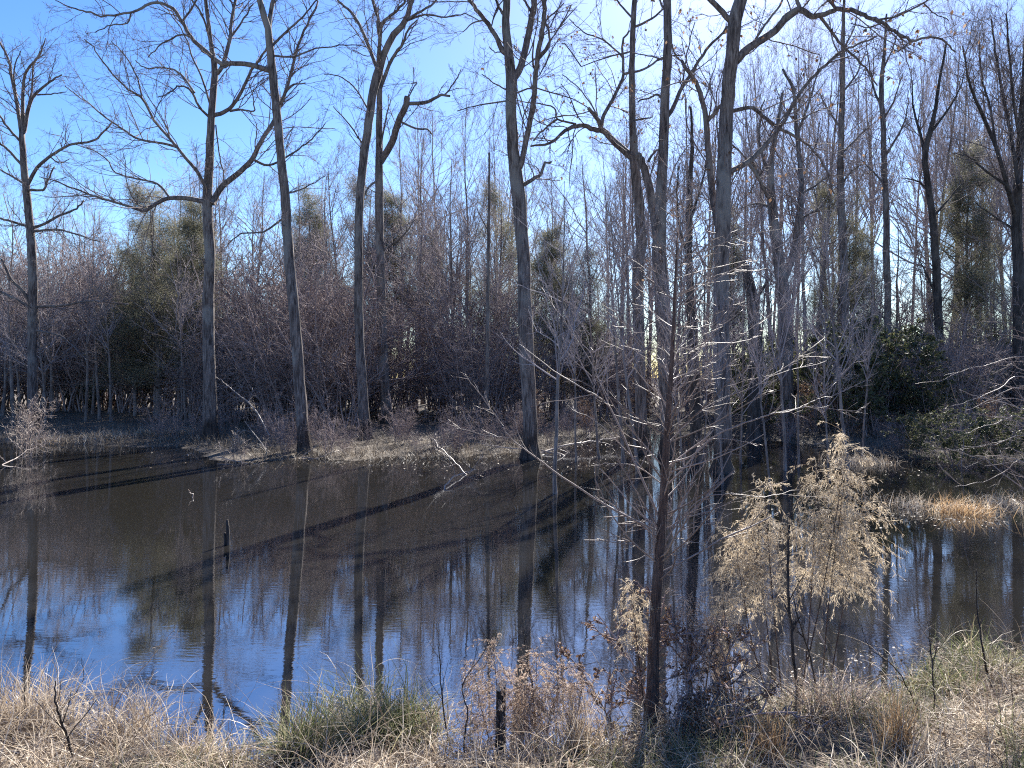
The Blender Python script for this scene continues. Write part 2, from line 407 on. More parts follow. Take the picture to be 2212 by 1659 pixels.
# ------------------------------------------------------------------ the large trees at the water's edge
def hero(name, label, Y, trunk, stems, seed, dens=1.0, mat=None, leaves=0, fine=1.0, tl=(0.7, 2.3), stub=()):
    """trunk: [(u,v,width)], stems: list of ([(u,v)], w0, w1, depth slope)"""
    r = np.random.default_rng(seed)
    mat = mat or M_bark
    base = pos(trunk[0][0], trunk[0][1], Y)
    root = empty(name, (base[0], Y, 0 if base[2] < 0.4 else base[2]), label, "tree")
    org = np.array(root.location)
    def world(pts, Y0, slope, wig):
        pts = smooth_line(np.array(pts, float)[:, :2], 4)
        s = np.concatenate([[0], np.cumsum(np.linalg.norm(np.diff(pts, axis=0), axis=1))]) * Y0 / F
        k = np.sin(s * r.uniform(0.6, 1.3) + r.uniform(0, 6)) - np.sin(r.uniform(0, 6))
        Yd = Y0 + slope * s + wig * (k - k[0])
        p = np.array([pos(u, v, y) for (u, v), y in zip(pts, Yd)])
        return p
    tp = np.array(trunk, float)
    P = world(tp, Y, r.uniform(-0.03, 0.03), 0.1)
    wpx = smooth_line(np.stack([tp[:, 2], tp[:, 2]], -1), 4)[:, 0]
    R = np.maximum(wpx, 2) * 0.5 / F * P[:, 1]
    # root flare and a foot under water
    nflare = 5
    foot = np.array([P[0] + np.array((0, 0, z)) for z in (-0.7, -0.15, 0.12, 0.4)])
    foot[:, 2] = np.minimum(foot[:, 2], P[1, 2] - 0.02)
    P2 = np.vstack([foot, P[1:]]); R2 = np.concatenate([R[0] * np.array([2.1, 1.7, 1.28, 1.08]), R[1:]])
    P2 = resample(np.column_stack([P2, R2]), 44)
    mb = MB(); mb.tubes(P2[:, :3] + r.normal(0, 0.008, (44, 3)), P2[:, 3], 14, 0.035, cap=True)
    mb.build("trunk", mat, root, origin=org)
    limbsP = [resample(P, 14)]; limbsR = [np.interp(np.linspace(0, 1, 14), np.linspace(0, 1, len(R)), R)]
    lens = []
    isl = [True]
    Ptop = P
    for st in stems:
        pts, w0, w1, slope = st
        # start depth: that of the nearest picture point of the trunk or an earlier limb
        u0, v0 = pts[0]
        best, Yb = 1e9, Y
        for L in limbsP:
            uu = L[:, 0] / L[:, 1] * F + 1106; vv = HZ - (L[:, 2] - H) / L[:, 1] * F
            dd = (uu - u0) ** 2 + (vv - v0) ** 2; k = np.argmin(dd)
            if dd[k] < best: best, Yb = dd[k], L[k, 1]
        Pl = world(pts, Yb, slope, 0.25)
        n = len(Pl)
        Pl = Pl + r.normal(0, 0.022, Pl.shape) * np.linspace(0, 1, n)[:, None]
        Rl = np.linspace(w0, w1, n) * 0.5 / F * Pl[:, 1]
        m = MB(); m.tubes(Pl, Rl, 8, 0.03, cap=True); m.build("limb", mat, root, origin=org)
        limbsP.append(resample(Pl, 14)); limbsR.append(np.linspace(Rl[0], Rl[-1], 14)); isl.append(False)
    LP = np.array(limbsP); LR = np.array(limbsR)
    ln = np.linalg.norm(np.diff(LP, axis=1), axis=2).sum(1)
    cr = MB()
    c1 = ln * 2.7 * dens; c1[0] = 0
    A, AR = grow(r, LP, LR, c1, 0.12, 1.0, (0.45, 1.1), (tl[0] * 1.2, tl[1] * 1.45), 8, 0.15, 0.08, 0.42, 0.008, 0.35, True, 0.25)
    # a few small shoots low on the trunk
    Tn = np.array([9.0 * dens]); A0, A0R = grow(r, LP[:1], LR[:1], Tn, 0.25, 0.95, (0.9, 1.5), (0.5, 1.8), 8, 0.2, 0.05, 0.12, 0.010, 0.4, True, 0.1)
    A = np.concatenate([A, A0]); AR = np.concatenate([AR, A0R]); AR = np.minimum(AR, 0.02)
    cr.tubes(A, AR, 4)
    Bp, BR = grow(r, A, AR, 6.5 * fine, 0.12, 1.0, (0.45, 1.0), (0.3, 0.62), 5, 0.2, 0.06, 0.55, 0.0055, 0.5)
    cr.tubes(Bp, BR, 3)
    Cp, CR = grow(r, Bp, BR, min(4.5, 5200 / max(len(Bp), 1)), 0.15, 1.0, (0.45, 1.0), (0.3, 0.62), 4, 0.24, 0.05, 0.65, 0.0042, 0.6)
    cr.tubes(Cp, CR, 3)
    if leaves:
        E = Bp[r.integers(0, len(Bp), leaves)][:, -1]
        d = norm(r.normal(0, 0.5, (leaves, 3)) + np.array((0, 0, -1.0))); s = norm(np.cross(d, r.normal(size=(leaves, 3))))
    o = cr.build("crown", M_twig, root, kind="stuff", origin=org)
    if leaves:
        lf = MB(); lf.cards(E, r.uniform(0.08, 0.16, leaves), r.uniform(0.025, 0.05, leaves), d, s)
        lf.build("dead_leaves", M_brown_leaf, root, smooth=False, kind="stuff", origin=org)
    return root

hero("bare_tree", "tall bare tree at the far left with knobbly upswept limbs", 37.0,
     [(72, 936, 24), (71, 853, 21), (70, 753, 19), (71, 653, 19), (70, 553, 18), (63, 467, 16), (56, 400, 15), (50, 333, 13), (48, 287, 12)],
     [([(47, 290), (38, 233), (25, 167), (20, 133), (0, 90)], 9, 4, 0.2),
      ([(49, 290), (50, 187), (60, 150), (83, 123), (100, 83)], 8, 2, -0.25),
      ([(52, 287), (63, 227), (80, 200), (107, 177), (133, 160)], 9, 3, 0.1),
      ([(60, 235), (70, 190), (72, 140), (90, 105)], 5, 2, 0.4),
      ([(36, 225), (30, 150), (45, 110)], 4, 2, -0.4),
      ([(80, 205), (110, 203), (141, 199)], 4, 2, 0.2),
      ([(61, 397), (80, 363), (110, 337), (150, 313), (200, 305), (230, 277), (240, 263)], 8, 3, -0.3),
      ([(110, 340), (128, 352), (150, 345)], 3, 2, 0.2),
      ([(62, 410), (93, 410), (103, 390), (117, 360)], 6, 3, 0.35),
      ([(68, 493), (97, 483), (133, 463), (167, 450), (182, 433)], 7, 3, 0.3),
      ([(69, 500), (133, 497), (217, 523)], 6, 2, -0.4),
      ([(46, 307), (23, 283), (0, 250)], 6, 4, 0.2), ([(50, 360), (17, 323), (-10, 305)], 6, 4, -0.2),
      ([(52, 397), (20, 377), (-8, 363)], 5, 3, 0.3), ([(64, 490), (20, 477), (-15, 468)], 6, 4, 0.1),
      ([(70, 663), (50, 630), (20, 596), (5, 560)], 8, 5, -0.2), ([(72, 668), (43, 650), (0, 630), (-20, 622)], 7, 4, 0.2),
      ([(73, 663), (133, 660), (200, 650), (277, 658)], 7, 3, -0.25), ([(73, 713), (123, 723), (153, 743), (193, 783)], 5, 2, -0.4)],
     11, 0.9, tl=(0.6, 1.7))

hero("bare_tree", "bare spreading tree with long sagging left limbs, second large trunk from the left", 31.6,
     [(454, 957, 33), (453, 880, 29), (452, 786, 26), (450, 653, 24), (453, 553, 22), (448, 433, 21), (452, 367, 18), (455, 300, 17), (458, 233, 15),
      (465, 160, 14), (458, 110, 10), (450, 50, 8), (441, -30, 7), (436, -90, 5)],
     [([(458, 440), (480, 403), (520, 370), (547, 340), (567, 300), (593, 260), (610, 215), (623, 180), (640, 110), (663, 53), (687, 5)], 14, 4, 0.35),
      ([(547, 345), (580, 357), (617, 340), (653, 317), (680, 293), (703, 267)], 6, 2, 0.2),
      ([(446, 437), (400, 428), (357, 430), (333, 443), (310, 455), (283, 447), (233, 433), (187, 417), (133, 397), (83, 380)], 11, 2, -0.25),
      ([(452, 420), (427, 373), (400, 340), (367, 300), (333, 260), (307, 213), (277, 193), (240, 157), (207, 110), (183, 87)], 8, 2, -0.3),
      ([(380, 317), (353, 310), (300, 300), (267, 280), (233, 257), (187, 220), (143, 187)], 6, 2, 0.35),
      ([(367, 427), (340, 397), (300, 387), (250, 373), (230, 343), (187, 317)], 5, 2, 0.4),
      ([(307, 213), (297, 170), (270, 120), (240, 90)], 4, 2, 0.2),
      ([(456, 250), (483, 243), (507, 223), (527, 187), (543, 153), (567, 120), (580, 97)], 10, 4, -0.35),
      ([(497, 240), (520, 237), (547, 240), (550, 227), (537, 180)], 5, 2, -0.2),
      ([(464, 163), (480, 143), (497, 83), (500, 43), (510, -15), (515, -70)], 10, 5, 0.25),
      ([(456, 257), (430, 230), (410, 193), (383, 187), (367, 200), (340, 210)], 6, 2, -0.4),
      ([(420, 200), (390, 160), (360, 147), (317, 147), (293, 133)], 5, 2, 0.1),
      ([(458, 240), (440, 180), (415, 120), (390, 60), (360, 20)], 5, 2, 0.4),
      ([(466, 270), (472, 320), (480, 360), (484, 395)], 3, 3, -0.1),
      ([(497, 83), (520, 50), (548, 8)], 5, 3, 0.3),
      ([(458, 105), (440, 40), (418, 5), (400, -20)], 5, 3, -0.5)],
     12, 1.15, tl=(0.8, 2.6))

hero("bare_tree", "straight leaning bare trunk rooted at the water edge, third large trunk from the left", 26.4,
     [(658, 985, 30), (655, 940, 27), (650, 886, 25), (642, 753, 24), (633, 653, 23), (624, 553, 22), (617, 433, 20), (607, 333, 18), (597, 233, 18),
      (588, 150, 18), (580, 67, 15), (570, 33, 14), (558, -10, 12), (548, -60, 10)],
     [([(584, 153), (540, 140), (500, 137), (477, 137), (447, 113), (413, 80), (393, 47), (367, 13), (327, 7), (283, 27), (217, 33), (180, 23), (147, 13), (117, 0)], 12, 2, -0.15),
      ([(580, 70), (585, 27), (592, -10), (596, -60)], 11, 8, 0.2),
      ([(590, 97), (620, 67), (653, 37), (690, -5)], 6, 3, 0.3),
      ([(590, 120), (633, 123), (667, 110), (733, 97), (790, 100)], 5, 2, 0.4),
      ([(598, 235), (627, 187), (660, 180)], 5, 3, -0.2),
      ([(500, 137), (497, 140), (475, 150), (463, 155)], 5, 3, 0.2),
      ([(413, 80), (390, 75), (350, 95), (320, 125)], 5, 2, 0.3),
      ([(283, 27), (275, 50), (240, 55), (205, 70)], 4, 2, -0.3),
      ([(393, 47), (420, 10), (440, -30)], 5, 3, 0.3),
      ([(615, 420), (660, 405), (700, 380)], 4, 2, 0.2),
      ([(614, 470), (570, 500), (520, 505), (490, 530)], 5, 2, 0.3)],
     13, 0.8, tl=(0.7, 2.0))

hero("bare_tree", "bare trunk leaning right up to a high fork, in front of a twin trunk", 31.6,
     [(789, 955, 28), (786, 886, 23), (778, 753, 20), (775, 653, 19), (775, 553, 18), (777, 433, 18), (787, 333, 18), (799, 250, 18), (805, 200, 18), (816, 157, 20),
      (827, 123, 15), (851, 73, 14), (874, 50, 12), (884, 20, 11), (892, -15, 9), (900, -60, 7)],
     [([(816, 150), (822, 67), (826, 50), (845, 33), (864, 17), (880, -8)], 9, 5, -0.3),
      ([(815, 150), (787, 77), (764, 33), (737, 7), (717, -15)], 8, 4, 0.3),
      ([(823, 60), (811, 23), (799, -8)], 6, 4, 0.1),
      ([(820, 165), (819, 100), (818, 60), (812, 20)], 5, 3, -0.5),
      ([(822, 190), (847, 127), (871, 93), (880, 67), (901, 43)], 9, 3, -0.35),
      ([(878, 45), (917, 32), (964, 37), (1004, 30), (1037, 47)], 5, 2, 0.35),
      ([(878, 43), (921, 17), (951, -5)], 6, 4, 0.2),
      ([(800, 245), (770, 195), (740, 168), (700, 160)], 4, 2, 0.3),
      ([(790, 320), (755, 270), (720, 230)], 4, 2, -0.3)],
     14, 0.9, tl=(0.7, 2.0))

hero("bare_tree", "twin bare trunk with broken right limb, just behind the leaning forked trunk", 38.0,
     [(836, 934, 30), (834, 880, 25), (829, 800, 22), (824, 653, 20), (822, 553, 18), (819, 433, 18), (819, 333, 16), (819, 233, 13), (822, 170, 10), (826, 110, 6)],
     [([(822, 350), (847, 307), (861, 260), (877, 227), (880, 208)], 16, 13, -0.2),
      ([(878, 224), (924, 220), (951, 205), (971, 207)], 9, 5, 0.2),
      ([(960, 205), (967, 198), (984, 173), (997, 150)], 4, 2, 0.2),
      ([(864, 262), (897, 277), (924, 280), (931, 290)], 5, 3, 0.3),
      ([(880, 215), (893, 190), (900, 178), (889, 182)], 3, 2, 0.1),
      ([(820, 390), (800, 400), (785, 425)], 6, 3, -0.3),
      ([(821, 545), (870, 510), (895, 475)], 5, 2, -0.3),
      ([(822, 320), (835, 250), (845, 215)], 4, 2, 0.3)],
     15, 0.6, tl=(0.6, 1.6))

hero("bare_tree", "massive bare trunk at the pond edge near the centre, forking into three stems", 25.6,
     [(1146, 990, 36), (1145, 920, 31), (1142, 853, 31), (1135, 720, 32), (1132, 620, 29), (1131, 553, 28), (1126, 500, 28), (1119, 417, 30), (1114, 367, 28), (1107, 317, 25),
      (1106, 267, 24), (1104, 200, 23), (1104, 160, 22), (1097, 100, 20), (1092, 50, 17), (1096, 0, 16), (1098, -60, 13)],
     [([(1106, 175), (1124, 147), (1134, 110), (1144, 60), (1151, 27), (1155, -10), (1160, -60)], 16, 12, 0.25),
      ([(1116, 368), (1126, 353), (1137, 300), (1151, 233), (1156, 187), (1161, 127), (1171, 67), (1177, 20), (1173, -20)], 13, 9, -0.2),
      ([(1164, 127), (1187, 97), (1184, 60), (1181, 43), (1217, 7)], 6, 3, -0.2),
      ([(1097, 118), (1084, 108), (1071, 77), (1047, 43), (1024, 13), (1008, -8)], 12, 8, -0.3),
      ([(1124, 403), (1147, 390), (1167, 377), (1177, 353), (1191, 350)], 10, 4, 0.1),
      ([(1167, 377), (1160, 362), (1150, 358)], 3, 2, 0.1),
      ([(1100, 217), (1037, 227), (987, 240)], 4, 2, -0.4),
      ([(1100, 195), (1086, 190), (1060, 175), (1040, 160)], 4, 2, 0.2),
      ([(1106, 205), (1150, 190), (1190, 200), (1240, 215), (1290, 245)], 4, 2, 0.4),
      ([(1093, 110), (1070, 113), (1056, 100)], 3, 2, -0.3),
      ([(1047, 43), (1020, 50), (1000, 70)], 4, 2, 0.3),
      ([(1093, 40), (1078, 15), (1068, -10)], 7, 5, 0.3),
      ([(1150, 30), (1135, 5), (1128, -20)], 6, 4, 0.2),
      ([(1158, 160), (1150, 130), (1153, 85)], 5, 3, 0.3)],
     16, 0.75, tl=(0.7, 2.0))

hero("bare_tree", "bare tree with a long crooked left limb, left of the joined pair", 27.5,
     [(1386, 978, 26), (1385, 900, 24), (1381, 753, 23), (1379, 653, 23), (1379, 583, 23), (1385, 517, 22), (1377, 417, 21), (1371, 350, 20), (1368, 300, 16),
      (1367, 267, 15), (1365, 167, 13), (1367, 67, 12), (1371, 0, 11), (1374, -60, 9)],
     [([(1372, 345), (1331, 310), (1304, 283), (1284, 280), (1251, 270), (1221, 283), (1187, 310), (1147, 313)], 17, 4, -0.15),
      ([(1301, 283), (1291, 258), (1271, 233)], 11, 8, -0.3),
      ([(1300, 270), (1304, 250), (1331, 200), (1347, 160), (1344, 100), (1357, 67)], 9, 4, 0.2),
      ([(1244, 268), (1204, 257), (1197, 233), (1154, 223), (1117, 217)], 5, 2, -0.4),
      ([(1204, 257), (1180, 275), (1150, 305)], 5, 3, 0.2),
      ([(1347, 160), (1390, 150), (1430, 125), (1475, 118)], 6, 3, 0.3),
      ([(1366, 110), (1310, 125), (1255, 143)], 4, 2, -0.3),
      ([(1255, 143), (1225, 100), (1215, 95)], 3, 2, -0.3),
      ([(1367, 40), (1340, 10), (1320, -20)], 5, 3, 0.2),
      ([(1367, 60), (1400, 45), (1432, 20), (1450, -10)], 6, 3, 0.2),
      ([(1304, 283), (1280, 230), (1250, 190), (1215, 160)], 4, 2, 0.3),
      ([(1344, 120), (1300, 85), (1260, 70), (1230, 40)], 4, 2, -0.2),
      ([(1368, 260), (1400, 255), (1410, 250)], 5, 2, 0.1)],
     17, 0.85, leaves=260)

hero("bare_tree", "smooth thick bare trunk with a tall straight stem, right of the joined pair", 26.3,
     [(1441, 985, 30), (1440, 900, 29), (1434, 753, 29), (1428, 620, 30), (1424, 553, 31), (1427, 467, 25), (1431, 367, 22), (1434, 283, 21), (1437, 200, 19), (1442, 100, 18), (1441, 0, 17), (1441, -60, 15)],
     [([(1424, 560), (1414, 467), (1400, 393), (1385, 345), (1376, 333)], 20, 16, 0.25),
      ([(1436, 255), (1450, 240), (1474, 187), (1494, 157), (1528, 107), (1571, 57)], 10, 5, 0.2),
      ([(1400, 350), (1412, 330), (1428, 318)], 6, 3, -0.2),
      ([(1438, 220), (1420, 205), (1405, 210), (1375, 220)], 6, 3, -0.3),
      ([(1441, 130), (1400, 120), (1370, 115)], 4, 2, -0.3),
      ([(1442, 60), (1455, 110), (1475, 140)], 5, 3, 0.4),
      ([(1441, 30), (1420, -10)], 6, 4, 0.2),
      ([(1474, 187), (1480, 140), (1490, 90), (1500, 50)], 4, 2, 0.2)],
     18, 0.6, leaves=120)

hero("bare_tree", "largest bare tree right of centre, thick limb arching right at the top", 21.9,
     [(1560, 1020, 40), (1563, 953, 37), (1561, 853, 35), (1558, 686, 34), (1558, 553, 33), (1560, 500, 33), (1561, 433, 32), (1563, 367, 31), (1566, 300, 30), (1570, 233, 29), (1576, 167, 29),
      (1583, 100, 28), (1588, 43, 29), (1600, 0, 27), (1618, -50, 22)],
     [([(1587, 50), (1575, 43), (1555, 20), (1532, -5), (1510, -40)], 14, 10, -0.2),
      ([(1583, 130), (1598, 121), (1618, 103), (1655, 80), (1681, 60), (1701, 33), (1728, 20), (1748, 33), (1775, 33), (1808, 20), (1841, 23), (1875, 37), (1905, 50), (1941, 73), (1968, 88), (2008, 80), (2041, 90), (2061, 110)], 19, 3, -0.06),
      ([(1771, 35), (1795, 67), (1818, 97), (1851, 127), (1875, 153), (1895, 187)], 7, 3, 0.3),
      ([(1728, 20), (1722, 0), (1715, -30)], 9, 7, 0.2),
      ([(1808, 20), (1785, -5), (1765, -30)], 7, 5, -0.2),
      ([(1885, 45), (1941, 33), (1995, 7), (2040, -15)], 5, 3, -0.3),
      ([(1905, 50), (1870, 60), (1840, 50)], 4, 2, 0.3),
      ([(1584, 140), (1598, 133), (1625, 93), (1661, 43), (1691, 0), (1710, -30)], 6, 4, 0.25),
      ([(1564, 370), (1578, 370), (1615, 350), (1648, 320), (1678, 283), (1701, 247), (1728, 200), (1761, 160), (1808, 120), (1841, 100), (1891, 80)], 13, 4, 0.25),
      ([(1570, 242), (1590, 238), (1625, 233), (1655, 257), (1688, 280), (1715, 293), (1741, 310), (1765, 333), (1788, 377), (1805, 420)], 10, 3, 0.3),
      ([(1615, 350), (1640, 385), (1655, 410)], 8, 4, 0.2),
      ([(1558, 520), (1541, 433), (1531, 333), (1525, 255), (1508, 187), (1488, 157), (1471, 130)], 17, 7, 0.2),
      ([(1527, 262), (1548, 240), (1566, 215)], 9, 7, -0.1),
      ([(1566, 300), (1600, 330), (1625, 360)], 5, 2, 0.5),
      ([(1995, 7), (2020, 30), (2050, 45)], 3, 2, 0.1),
      ([(1968, 88), (1940, 110), (1925, 100)], 3, 2, -0.2)],
     19, 0.62, leaves=420)

hero("bare_tree", "dark straight trunk standing in the water between the joined pair and the largest tree", 24.0,
     [(1506, 1000, 28), (1504, 930, 25), (1500, 850, 22), (1496, 740, 20), (1490, 620, 17), (1488, 500, 14), (1492, 380, 10), (1496, 300, 7), (1492, 230, 4)],
     [([(1490, 560), (1470, 500), (1462, 430), (1466, 360)], 7, 3, 0.2), ([(1489, 480), (1510, 420), (1525, 350)], 6, 3, 0.3)],
     20, 1.0, M_bark_dark)
hero("dead_tree_snag", "short dark leaning dead trunk with a broken top, right of the largest tree", 33.0,
     [(1627, 952, 29), (1630, 880, 28), (1632, 800, 28), (1630, 720, 27), (1624, 640, 24), (1614, 590, 19), (1604, 560, 9)],
     [([(1626, 660), (1650, 620), (1662, 600)], 8, 4, 0.2)], 21, 0.8, M_bark_dark)
hero("bare_tree", "thick ridged bare trunk dividing into two wavy stems right of the largest tree", 34.0,
     [(1702, 945, 34), (1700, 850, 29), (1698, 753, 28), (1694, 653, 27), (1686, 583, 26), (1676, 520, 22), (1668, 450, 19), (1664, 390, 15), (1668, 330, 11), (1680, 270, 8), (1690, 200, 5)],
     [([(1690, 615), (1712, 553), (1722, 483), (1731, 400), (1721, 283), (1715, 200), (1691, 150)], 17, 5, 0.2),
      ([(1668, 440), (1651, 410), (1632, 360), (1621, 345)], 9, 4, -0.3),
      ([(1728, 420), (1770, 395), (1800, 370)], 6, 2, 0.3), ([(1720, 480), (1760, 455), (1790, 440)], 6, 2, -0.2),
      ([(1665, 390), (1645, 330), (1640, 280), (1650, 220)], 7, 3, 0.3), ([(1722, 290), (1745, 230), (1760, 180), (1775, 120)], 6, 2, 0.3),
      ([(1668, 450), (1640, 440), (1600, 450)], 6, 2, 0.4)],
     22, 0.9)
hero("bare_tree", "slender straight grey trunk rising like a pole in the right wood", 44.0,
     [(1831, 915, 19), (1829, 820, 17), (1825, 753, 16), (1825, 653, 16), (1822, 553, 16), (1818, 467, 16), (1815, 367, 14), (1818, 267, 12), (1820, 167, 11), (1821, 67, 8), (1824, -10, 5)],
     [([(1820, 330), (1850, 300), (1880, 270)], 5, 2, 0.3), ([(1819, 280), (1790, 240), (1770, 200)], 5, 2, 0.2), ([(1820, 200), (1850, 160), (1870, 110)], 5, 2, -0.2),
      ([(1820, 130), (1800, 90), (1790, 40)], 4, 2, 0.3), ([(1820, 110), (1845, 60), (1855, 10)], 4, 2, 0.2), ([(1816, 400), (1840, 370), (1870, 350)], 5, 2, -0.3)],
     23, 1.0)
hero("bare_tree", "forked slender dark trunk just right of the pole straight one", 42.0,
     [(1917, 917, 17), (1916, 820, 16), (1918, 653, 14), (1915, 553, 14), (1915, 467, 13), (1910, 367, 12), (1908, 267, 11), (1903, 190, 10), (1908, 140, 8), (1911, 97, 6), (1915, 30, 4)],
     [([(1905, 230), (1890, 200), (1880, 150), (1870, 90)], 6, 2, 0.3), ([(1910, 340), (1935, 300), (1955, 260), (1965, 210)], 6, 2, 0.3), ([(1907, 260), (1930, 220), (1950, 160)], 5, 2, -0.3),
      ([(1912, 400), (1885, 370), (1860, 345)], 5, 2, 0.2), ([(1908, 150), (1930, 100), (1945, 50)], 4, 2, 0.2)],
     24, 1.1)
hero("bare_tree", "crooked dark trunk bending left above the thicket on the right bank", 40.0,
     [(2038, 925, 20), (2036, 853, 18), (2030, 753, 17), (2025, 653, 17), (2021, 553, 16), (2014, 467, 14), (2004, 400, 13), (1998, 333, 12), (2008, 290, 11), (2020, 240, 8), (2030, 170, 6), (2045, 90, 4)],
     [([(1998, 340), (1988, 290), (1975, 240), (1970, 180)], 7, 3, 0.3), ([(2012, 285), (2045, 240), (2070, 200), (2085, 150)], 6, 2, 0.3), ([(2014, 470), (2050, 430), (2080, 395)], 6, 2, 0.2),
      ([(2004, 410), (1980, 390), (1950, 385)], 5, 2, -0.3), ([(2024, 640), (2000, 590), (1985, 560)], 6, 2, 0.1)],
     25, 1.1, M_bark_dark)
hero("bare_tree", "tall dark trunk at the right edge with a vase shaped spray of limbs", 36.0,
     [(2200, 935, 26), (2200, 820, 23), (2200, 640, 22), (2199, 553, 21), (2196, 470, 20), (2200, 380, 17), (2205, 300, 15), (2210, 200, 11), (2216, 100, 8), (2220, 0, 5)],
     [([(2196, 475), (2175, 400), (2151, 317), (2108, 217), (2090, 160), (2078, 100)], 11, 3, -0.2), ([(2199, 400), (2185, 300), (2165, 200), (2150, 110), (2140, 40)], 9, 3, 0.3),
      ([(2151, 317), (2140, 240), (2120, 160), (2115, 90)], 6, 2, 0.3), ([(2204, 310), (2190, 220), (2180, 120), (2175, 30)], 7, 3, -0.3), ([(2175, 400), (2130, 370), (2095, 340), (2060, 330)], 6, 2, 0.2),
      ([(2197, 500), (2150, 470), (2110, 440)], 6, 2, 0.4), ([(2206, 280), (2230, 200), (2240, 120)], 7, 3, 0.1)],
     26, 1.5, M_bark_dark)
hero("dead_pole", "thin dead pole with a snapped bare tip left of the massive central trunk", 34.0,
     [(1050, 947, 10), (1052, 800, 9), (1054, 650, 8), (1055, 500, 7), (1057, 420, 6), (1057, 330, 4)],
     [([(1055, 500), (1040, 470), (1030, 450)], 3, 2, 0.2)], 27, 0.5)

# ------------------------------------------------------------------ background wood: prototypes, then copies
def proto_tree(seed, h, spread, lean, nl=26, start=0.3, up=0.16, dens=1.0):
    r = np.random.default_rng(seed); wide = 0.85 + 0.45 * (seed % 2)
    root = empty("background_tree", (0, 0, 0), "", "tree")
    n = 14
    z = np.linspace(-0.4, h, n)
    P = np.stack([np.cumsum(r.normal(0, 0.05, n)) + lean * z / h, np.cumsum(r.normal(0, 0.05, n)), z], -1)
    R = 0.0072 * h * (1 - np.linspace(0, 0.93, n) ** 1.05) + 0.008
    R[0] *= 1.5
    if h > 10 and r.random() < 0.6:
        pass
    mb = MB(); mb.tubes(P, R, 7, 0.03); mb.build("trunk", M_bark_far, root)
    cr = MB(); P = P[None]; R = R[None]
    A, AR = grow(r, P, R, nl, start, 0.97, (0.35, wide), (spread * 0.7, spread * 1.2), 8, 0.12, up, 0.5, 0.012, 0.3, False, 0.55)
    cr.tubes(A, AR, 4)
    B, BR = grow(r, A, AR, 9 * dens, 0.15, 1.0, (0.35, 0.9), (0.25, 0.5), 6, 0.14, up * 0.6, 0.55, 0.009, 0.45)
    cr.tubes(B, BR, 3)
    C, CR = grow(r, B, BR, 5.5 * dens, 0.1, 1.0, (0.35, 0.95), (0.3, 0.6), 4, 0.16, up * 0.4, 0.6, 0.0046, 0.6)
    cr.tubes(C, CR, 3)
    D, DR = grow(r, C, CR, 1.5 * dens, 0.2, 1.0, (0.35, 0.95), (0.35, 0.7), 3, 0.16, up * 0.3, 0.7, 0.0032, 0.7)
    cr.tubes(D, DR, 3)
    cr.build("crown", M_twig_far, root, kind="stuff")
    return root

def place(o, X, Y, s, rz, label, group, sz=None, z=None, tilt=0.05):
    o.location = (float(X), float(Y), float(gz(X, Y) if z is None else z))
    o.rotation_euler = (float(rng.normal(0, tilt)), float(rng.normal(0, tilt)), float(rz))
    o.scale = (float(s), float(s), float(sz if sz else s))
    tag(o, label, None, group)

protos = [proto_tree(101, 20, 0.42, 0.4, 22, 0.32), proto_tree(102, 20, 0.36, -0.6, 24, 0.42), proto_tree(103, 20, 0.50, 0.8, 20, 0.28),
          proto_tree(104, 20, 0.34, 0.0, 26, 0.45, 0.22), proto_tree(105, 20, 0.46, -1.0, 20, 0.25, 0.14), proto_tree(106, 20, 0.40, 0.5, 24, 0.5, 0.22),
          proto_tree(107, 20, 0.52, -0.4, 18, 0.35, 0.2)]
TOP_U = [-400, 0, 150, 300, 450, 600, 750, 830, 950, 1080, 1150, 1250, 1400, 1600, 1800, 2000, 2100, 2212, 2600]
TOP_V = [430, 400, 430, 420, 360, 400, 330, 250, 235, 260, 330, 290, 250, 130, 95, 100, 85, 60, 60]
used = set()
def new_from(protolist, k):
    p = protolist[k]
    if id(p) not in used:
        used.add(id(p)); return p
    return copy_tree(p)
BETW = [(70, "at the far left behind the knobbly tree"), (250, "right of the knobbly tree at the far left"), (450, "left of the sagging limbed trunk"), (650, "between the sagging limbed and third trunks"),
        (790, "between the third and the leaning forked trunks"), (960, "right of the twin trunk with the broken limb"), (1140, "left of the massive central trunk"), (1260, "right of the massive central trunk"),
        (1390, "left of the joined pair"), (1560, "between the joined pair and the largest tree"), (1700, "between the largest tree and the ridged trunk"), (1825, "between the ridged trunk and the pole straight one"),
        (1920, "between the pole straight and forked slender trunks"), (2035, "left of the crooked dark trunk"), (2140, "right of the crooked dark trunk"), (9999, "around the trunk at the right edge")]
def where(u): return next(t for m, t in BETW if u < m)
def bg_label(u, tall):
    w = where(u)
    return ("tall" if tall else "shorter") + ' thin bare wood tree, ' + w, ("tall" if tall else "shorter") + " bare wood trees " + w
taken = []
def spot(umin, umax, ymin, ymax, sep):
    for _ in range(60):
        u = rng.uniform(umin, umax); Y = rng.uniform(ymin, ymax); X = (u - 1106) / F * Y
        if all((X - a) ** 2 + (Y - b_) ** 2 > sep * sep for a, b_ in taken): break
    taken.append((X, Y)); return u, X, Y
zones = [(-120, 700, 44, 75, 27, 0), (700, 1180, 46, 78, 17, 0), (1180, 1620, 44, 85, 24, 0), (1620, 2330, 42, 90, 42, 0),
         (-140, 700, 41, 58, 34, 140), (700, 1330, 43, 62, 32, 230), (1330, 2330, 44, 80, 30, 380)]
k = 0
